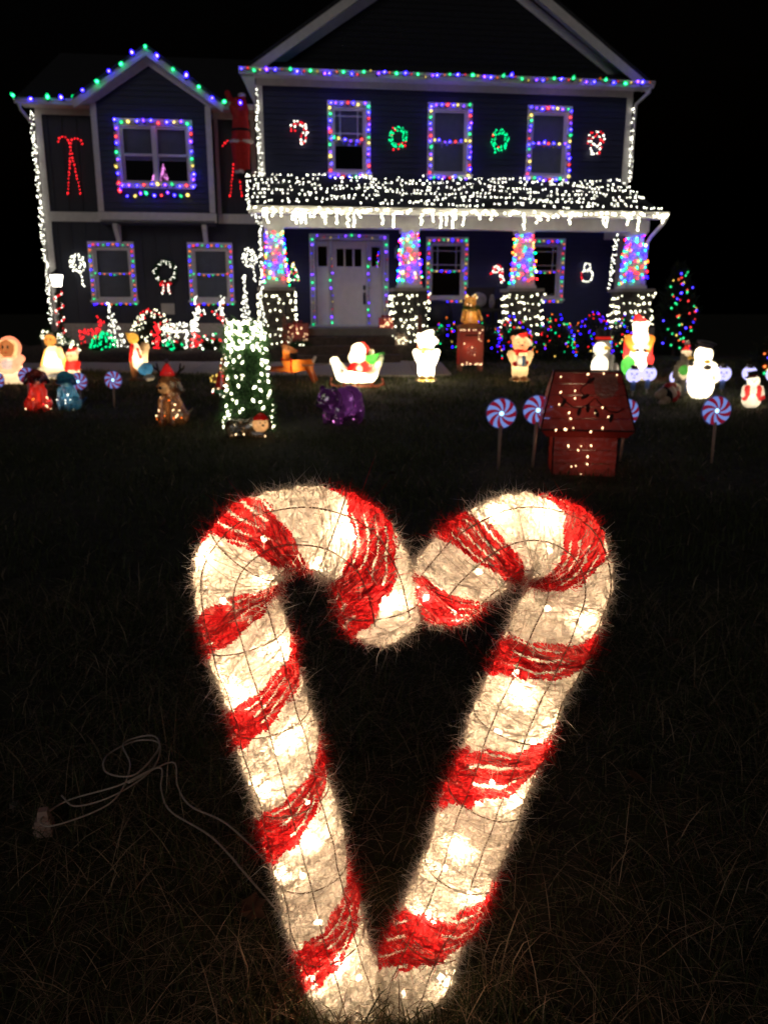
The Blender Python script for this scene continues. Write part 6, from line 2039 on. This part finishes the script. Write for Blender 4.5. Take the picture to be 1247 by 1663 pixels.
def cane(label, C_, S_, Bl, seed, yoff=0.0, r0=0.064, tilt=1.15):
    g = np.random.default_rng(seed)
    NS, NP = 560, 120
    c, s = catmull(C_, NS)
    base = np.array([C_[1][0], HY + yoff, 0.0])
    root = thing('candy_cane', base, label, 'candy cane', 'lit candy canes leaned into a heart')
    tan = np.gradient(c, axis=0)
    tan /= np.linalg.norm(tan, axis=1)[:, None]
    kv = [float(s[np.argmin(((c - np.array(p)) ** 2).sum(1))]) for p in S_]
    # extend the stripe index past both ends so the ends stay white
    ks = [kv[0] - 1.0 * (kv[1] - kv[0])] + kv + [kv[-1] + 0.30]
    kidx = [-1.0] + list(range(len(kv))) + [len(kv) - 0.02]
    wk, wv_ = [0, kv[2], kv[3], kv[-1]], [0.165, 0.175, 0.21, 0.21]
    L = s[-1]
    prof = r0 * np.ones(NS)
    de = L - s
    m = de < r0
    prof[m] = np.sqrt(np.maximum(0.0004, r0 ** 2 - (r0 - de[m]) ** 2))
    prof *= 1 + 0.035 * np.sin(s * 41 + seed) + 0.02 * np.sin(s * 97)
    phi = np.linspace(-PI, PI, NP, endpoint=False)

    def surf(sv, ph, lift=0.0):
        cx = np.interp(sv, s, c[:, 0])
        cz = np.interp(sv, s, c[:, 1])
        tx = np.interp(sv, s, tan[:, 0])
        tz = np.interp(sv, s, tan[:, 1])
        nn = np.hypot(tx, tz)
        tx, tz = tx / nn, tz / nn
        rr_ = np.interp(sv, s, prof) + lift
        sn, cs = np.sin(ph), np.cos(ph)
        P = np.stack([cx + rr_ * sn * tz, HY + yoff - rr_ * cs, cz - rr_ * sn * tx], -1) - base
        N = np.stack([sn * tz, -cs, -sn * tx], -1)
        T = np.stack([tx, np.zeros_like(tx), tz], -1)
        return P, N, T

    def stripe(sv, ph):
        ph = (ph + PI) % (2 * PI) - PI
        k = np.interp(sv, ks, kidx) - ph / (2 * PI) * tilt
        f = np.round(k)
        wob = 0.018 * np.sin(ph * 5 + sv * 60) + 0.007 * np.sin(ph * 23 + sv * 310 + 3 * np.sin(ph * 7))
        gap = (np.sin((k - f) * 62 + 2 * np.sin(ph * 3 + f)) > 0.80) & (np.sin(ph * 2.3 + f * 1.7 + sv * 24) > -0.1)
        return np.where(~gap & (np.abs(k - f) < np.interp(sv, wk, wv_) + wob) & (f >= 0) & (f < len(kv)), f, -1).astype(int)

    SV, PH = np.meshgrid(s, phi, indexing='ij')
    P, N, T = surf(SV.ravel(), PH.ravel())
    lump = 0.0022 * np.sin(P[:, 0] * 210 + 1) * np.sin(P[:, 2] * 190) + g.normal(0, 0.0011, len(P))
    P = P + N * lump[:, None]
    i, j = np.meshgrid(np.arange(NS - 1), np.arange(NP), indexing='ij')
    a = i * NP + j
    b = i * NP + (j + 1) % NP
    F = np.stack([a, b, b + NP, a + NP], -1).reshape(-1, 4)
    fs = (SV[:-1] + SV[1:]).ravel() / 2
    fp = PH[:-1].ravel() + PI / NP
    st = stripe(fs, fp)
    parts = {}
    uvq = np.stack([np.stack([phi[j] * r0, s[i]], -1), np.stack([(phi[j] + 2 * PI / NP) * r0, s[i]], -1), np.stack([(phi[j] + 2 * PI / NP) * r0, s[i + 1]], -1), np.stack([phi[j] * r0, s[i + 1]], -1)], 2).reshape(-1, 4, 2)

    def skin(name, Pv, sel, m_):
        f = F[sel]
        u_, inv = np.unique(f, return_inverse=True)
        o = npmesh(name, Pv[u_], inv.reshape(f.shape), m_, root, smooth=True)
        ul = o.data.uv_layers.new(name='UVMap')
        ul.data.foreach_set('uv', uvq[sel].astype(np.float32).ravel())
        return o

    skin('white_tinsel', P, st < 0, TW)
    P2 = P + N * 0.0012
    for kk in sorted(set(st) - {-1}):
        skin('red_stripe', P2, st == kk, TR)
    # tip closed by the last ring
    # fuzz standing off the surface
    for nm, n, m_, want in (('white_fuzz', 42000, FW, False), ('red_fuzz', 56000, FR, True)):
        sv = g.uniform(0, L, n)
        ph = g.uniform(0, 2 * PI, n)
        ok = (stripe(sv, ph) >= 0) == want
        Pq, Nq, Tq = surf(sv[ok], ph[ok])
        D = (Nq * g.uniform(0.3, 1.0, len(Pq))[:, None] + g.normal(size=Pq.shape) * 0.55) * (g.uniform(0.004, 0.0115, len(Pq)) * np.where(g.random(len(Pq)) < 0.04, 1.5, 1.0))[:, None]
        strands(nm, Pq, D, g.uniform(0.00025, 0.0006, len(Pq)), m_, root, 0.75, g)
    # windings: longer fibres lying round the tube
    for nm, n, m_, want in (('white_winding', 1500, FWD, False), ('red_winding', 3200, FRD, True)):
        sv = g.uniform(0.02, L - 0.03, n)
        ph = g.uniform(0, 2 * PI, n)
        sl_ = (g.normal(0.013, 0.005, n) if want else g.normal(0.008, 0.012, n))
        dph = g.uniform(0.3, 0.75, n) * (0.8 if want else 1.0)
        J = 5
        vs = []
        ok = np.ones(n, bool)
        for q_ in range(J):
            s_, p_ = np.clip(sv + sl_ * q_ / 2, 0, L), ph + dph * q_ / 2
            ok &= (stripe(s_, p_) >= 0) == want
        for q_ in range(J):
            s_, p_ = np.clip(sv + sl_ * q_ / 2, 0, L)[ok], (ph + dph * q_ / 2)[ok]
            Pq, Nq, Tq = surf(s_, p_, 0.0030)
            Pq = Pq + Nq * (g.uniform(0, 0.0025, len(Pq)))[:, None]
            wv = Tq * 0.0005
            vs += [Pq - wv, Pq + wv]
        V = np.stack(vs, 1).reshape(-1, 3)
        T4 = np.array([(2 * q_, 2 * q_ + 1, 2 * q_ + 3, 2 * q_ + 2) for q_ in range(J - 1)])
        FF = (np.arange(ok.sum())[:, None, None] * (2 * J) + T4[None]).reshape(-1, 4)
        tag(npmesh(nm, V, FF, m_, root), kind='stuff')
    # wire frame: hoops and long rods
    for f in np.arange(0.08, L - 0.02, 0.135):
        ph = np.linspace(0, 2 * PI, 32, endpoint=False)
        Pq, _, _ = surf(np.full(32, f), ph, 0.0016)
        MB().tube([tuple(p) for p in Pq], 0.0010, 5, close=True).build('wire_hoop', WIRE, root)
    for p0 in (-1.95, -0.75, 0.12, 0.95, 2.2, 3.3):
        sv = np.linspace(0.0, L - 0.05, 90)
        Pq, _, _ = surf(sv, np.full(90, p0), 0.0022)
        MB().tube([tuple(p) for p in Pq], 0.0010, 5).build('wire_rod', WIRE, root)
    # bulbs and their lead
    bm = bmesh.new()
    bmesh.ops.create_icosphere(bm, subdivisions=1, radius=0.0045, matrix=Matrix.Diagonal((1, 1, 1.5, 1)))
    me = bpy.data.meshes.new('bulb')
    bm.to_mesh(me)
    bm.free()
    me.materials.append(HEARTB)
    pts = []
    for x, z in Bl:
        j_ = np.argmin(((c - np.array([x, z])) ** 2).sum(1))
        off = np.array([x, z]) - c[j_]
        dl = np.linalg.norm(off)
        lim = r0 * 0.72
        if dl > lim:
            off *= lim / dl
            dl = lim
        pts.append((c[j_][0] + off[0], HY + yoff - math.sqrt(r0 ** 2 - dl ** 2) + g.uniform(0.013, 0.022), c[j_][1] + off[1]))
    for f in np.arange(0.1, L - 0.03, 0.12):
        cx, cz = np.interp(f, s, c[:, 0]), np.interp(f, s, c[:, 1])
        pts.append((cx + g.uniform(-.025, .025), HY + yoff + g.uniform(-.01, .035), cz + g.uniform(-.02, .02)))
    for p in pts:
        o = link('bulb', me, root)
        o.location = np.array(p) - base
        o.rotation_euler = tuple(g.uniform(-2, 2, 3))
    order = sorted(pts, key=lambda p: float(s[np.argmin(((c - np.array([p[0], p[2]])) ** 2).sum(1))]))
    cord_part([[tuple(np.array(p) - base + np.array([0, 0.008, 0])) for p in order]], 0.0012, root, WCORD, name='lead')
    return root


cane('red and white tinsel candy cane forming the left half of the heart', LC, LS, LB, 3, 0.0, 0.059, 1.2)
cane('red and white tinsel candy cane forming the right half of the heart', RC, RSs, RBb, 8, 0.012, 0.059, 0.95)

# ---------------------------------------------------------------- coil of cord, adapter and litter on the grass
def smooth_path(P, n=12):
    P = [Vector(p) for p in P]
    P = [2 * P[0] - P[1]] + P + [2 * P[-1] - P[-2]]
    out = []
    for i in range(1, len(P) - 2):
        a, b, c, d = P[i - 1:i + 3]
        for k in range(n):
            t = k / n
            out.append(0.5 * (2 * b + (c - a) * t + (2 * a - 5 * b + 4 * c - d) * t * t + (3 * b - a - 3 * c + d) * t ** 3))
    return out + [P[-2]]


t = thing('cord_coil', (-0.62, 1.66, 0.02), 'loose coil of pale cord lying on the grass at lower left', 'cord')
CZ = 0.03
cp = [(-0.13, -0.02, CZ), (-0.08, -0.06, CZ), (0.0, -0.03, CZ + .01), (0.06, 0.06, CZ + .02), (0.05, 0.16, CZ + .03), (-0.02, 0.19, CZ + .02), (-0.07, 0.12, CZ + .02), (-0.04, 0.03, CZ + .03), (0.03, 0.02, CZ + .03), (0.06, 0.12, CZ + .04), (0.02, 0.2, CZ + .03), (-0.04, 0.16, CZ + .03), (0.01, 0.05, CZ + .03), (0.0, -0.06, CZ + .01), (-0.1, -0.13, CZ), (-0.14, -0.11, CZ), (-0.11, -0.04, CZ), (0.0, -0.01, CZ + .02), (0.08, 0.05, CZ + .03), (0.10, -0.01, CZ + .01), (0.14, -0.08, CZ), (0.25, -0.16, CZ - .01), (0.36, -0.3, CZ - .01), (0.5, -0.48, CZ - .015)]
mb = MB()
mb.tube(smooth_path(cp), 0.0022, 6)
mb.build('cord', WCORD, t, smooth=True)
mb = MB()
mb.tube(smooth_path([(0.02, 0.0, CZ + .02), (0.1, 0.09, CZ + .02), (0.13, 0.02, CZ), (0.18, -0.06, CZ), (0.28, -0.12, CZ - .01), (0.42, -0.3, CZ - .01), (0.52, -0.5, CZ - .015)]), 0.0022, 6)
mb.build('cord', WCORD, t, smooth=True)
t = thing('power_adapter', (-0.765, 1.57, 0.0), 'pale plastic power adapter on the grass at lower left', 'adapter', rz=0.2)
t.scale = (0.72, 0.72, 0.72)
ADM = mat('adapter_plastic', (0.42, 0.29, 0.25), 0.5, 0.1)
mb = MB()
mb.frustum(0, 0, 0.0, 0.055, 0.026, 0.022, 0.022, 0.02)
mb.build('body', ADM, t)
MB().frustum(0.002, 0.0, 0.055, 0.085, 0.017, 0.016, 0.014, 0.013).build('neck', ADM, t)
for zz in (0.018, 0.036):
    MB().box(-0.028, 0.028, -0.024, 0.024, zz, zz + 0.006).build('rib', ADM, t)
t = thing('foil_scrap', (-0.862, 1.64, 0.02), 'tiny shiny crumpled scrap on the grass at far left', 'scrap', rz=0.3)
mb = MB()
mb.add([(-0.01, -0.006, 0), (0.012, -0.008, 0.004), (0.01, 0.004, 0.014), (-0.012, 0.004, 0.012), (0.0, -0.01, 0.008)], [(0, 1, 4), (1, 2, 4), (2, 3, 4), (3, 0, 4)])
mb.build('foil', mat('foil', (0.9, 0.8, 0.75), 0.2, 0.1, metal=0.9), t)

DRY = mat('dry_leaf', (0.075, 0.035, 0.02), 0.8, 0.4, 30)
q = random.Random(9)
LEAVES = [((-0.25, 1.30), 'curled brown leaf on the grass left of the heart base'), ((-0.07, 1.85), 'brown leaf on the grass seen through the heart opening'), ((0.62, 1.75), 'dry leaf on the grass right of the heart'), ((2.2, 5.4), 'pale dry leaf on the grass below the right lollipop light'),
          ((0.05, 5.6), 'dry leaf on the dark lawn left of the kennel'), ((-1.2, 4.2), 'dry leaf on the dark lawn above the left curve of the heart'), ((1.0, 2.6), 'dry leaf on the grass right of the heart top')]
for (x, y), lab in LEAVES:
    mb = MB()
    out = [(0.0, 0.05), (0.018, 0.03), (0.035, 0.025), (0.024, 0.005), (0.03, -0.02), (0.01, -0.022), (0.0, -0.055), (-0.01, -0.022), (-0.03, -0.02), (-0.024, 0.005), (-0.035, 0.025), (-0.018, 0.03)]
    vs = [(a, b, 0.012 * math.sin(a * 60) + 6 * a * a) for a, b in out]
    mb.add([(0, 0, 0.0)] + vs, [(0, i + 1, (i + 1) % 12 + 1) for i in range(12)])
    o = mb.build('fallen_leaf', DRY)
    tag(o, lab, 'leaf', 'fallen leaves')
    o.location = (x, y, gz(y) + 0.03)
    o.scale = (0.75, 0.75, 0.75)
    o.rotation_euler = (q.uniform(-.5, .5), q.uniform(-.5, .5), q.uniform(0, 6))

# ---------------------------------------------------------------- grass
GB1 = island('grass_green', (0.03, 0.038, 0.016), (0.11, 0.13, 0.05), 0.55, 0.3)
GB2 = island('grass_dry', (0.07, 0.05, 0.034), (0.62, 0.47, 0.33), 0.6, 0.3)


def grass(name, n, x0, x1, y0, y1, l0, l1, wd, m, label, lie, seed, half=None):
    g = np.random.default_rng(seed)
    y = y0 + (y1 - y0) * g.random(n) ** 0.75
    if half:
        x = g.uniform(-1, 1, n) * (half * y + 0.35)
    else:
        x = g.uniform(x0, x1, n)
    # no blades on the walk
    nearp = np.array(near)
    farp = np.array(far)
    onwalk = (y > np.interp(x, nearp[:, 0], nearp[:, 1]) - 0.02) & (y < np.interp(x, farp[:, 0], farp[:, 1])) & (x < 1.1)
    x, y = x[~onwalk], y[~onwalk]
    cl = np.sin(x * 3.1 + 2 * np.sin(y * 1.7)) * np.sin(y * 2.7 + x) * 0.5 + 0.5
    keep = g.random(len(x)) < 0.45 + 0.55 * cl
    x, y, cl = x[keep], y[keep], cl[keep]
    n = len(x)
    a = g.uniform(0, 2 * PI, n)
    z = 0.2 * np.clip((y - 6) / 9, 0, 1)
    Lg = g.uniform(l0, l1, n) * (0.7 + 0.6 * cl)
    lean = np.clip(g.normal(lie, 0.35, n), 0.05, 1.45)
    d = np.stack([np.cos(a) * np.sin(lean), np.sin(a) * np.sin(lean), np.cos(lean)], 1)
    bend = np.stack([np.cos(a), np.sin(a), -0.6 * np.ones(n)], 1)
    B = np.stack([x, y, z - 0.004], 1)
    sd = np.stack([-np.sin(a + g.normal(0, .5, n)), np.cos(a), np.zeros(n)], 1) * (wd * g.uniform(0.6, 1.3, n))[:, None]
    m1 = B + d * (Lg * 0.45)[:, None]
    m2 = B + d * (Lg * 0.78)[:, None] + bend * (Lg * 0.10)[:, None]
    tp = B + d * Lg[:, None] * 0.98 + bend * (Lg * 0.28)[:, None]
    tp[:, 2] = np.maximum(tp[:, 2], z + 0.004)
    V = np.stack([B - sd, B + sd, m1 - sd * .8, m1 + sd * .8, m2 - sd * .55, m2 + sd * .55, tp], 1).reshape(-1, 3)
    T3 = np.array([(0, 1, 3), (0, 3, 2), (2, 3, 5), (2, 5, 4), (4, 5, 6)])
    F = (np.arange(n)[:, None, None] * 7 + T3[None]).reshape(-1, 3)
    o = npmesh(name, V, F, m)
    tag(o, label, 'grass', kind='stuff')


grass('grass', 46000, 0, 0, 0.85, 3.2, 0.03, 0.085, 0.0011, GB1, 'short green lawn grass round the heart', 0.55, 1, 0.52)
grass('dry_grass', 30000, 0, 0, 0.85, 3.2, 0.05, 0.15, 0.0009, GB2, 'dry straw and needles lying in the near grass', 1.25, 2, 0.52)
grass('grass', 60000, 0, 0, 3.2, 8.5, 0.04, 0.09, 0.0022, GB1, 'dark lawn grass between the heart and the kennel', 0.5, 3, 0.52)
grass('grass', 90000, 0, 0, 8.5, 16.5, 0.04, 0.09, 0.0045, GB1, 'lawn grass among the glowing figures', 0.45, 4, 0.54)
grass('dry_grass', 16000, 0, 0, 3.2, 14, 0.05, 0.10, 0.002, GB2, 'dry straw scattered over the far lawn', 1.1, 5, 0.52)
grass('grass', 900, -0.24, 0.26, 0.93, 1.10, 0.05, 0.12, 0.0014, GB1, 'taller grass blades growing up round the foot of the heart', 0.35, 6)
grass('dry_grass', 350, -0.26, 0.28, 0.93, 1.2, 0.07, 0.16, 0.0011, GB2, 'dry stalks standing at the foot of the heart', 0.5, 7)
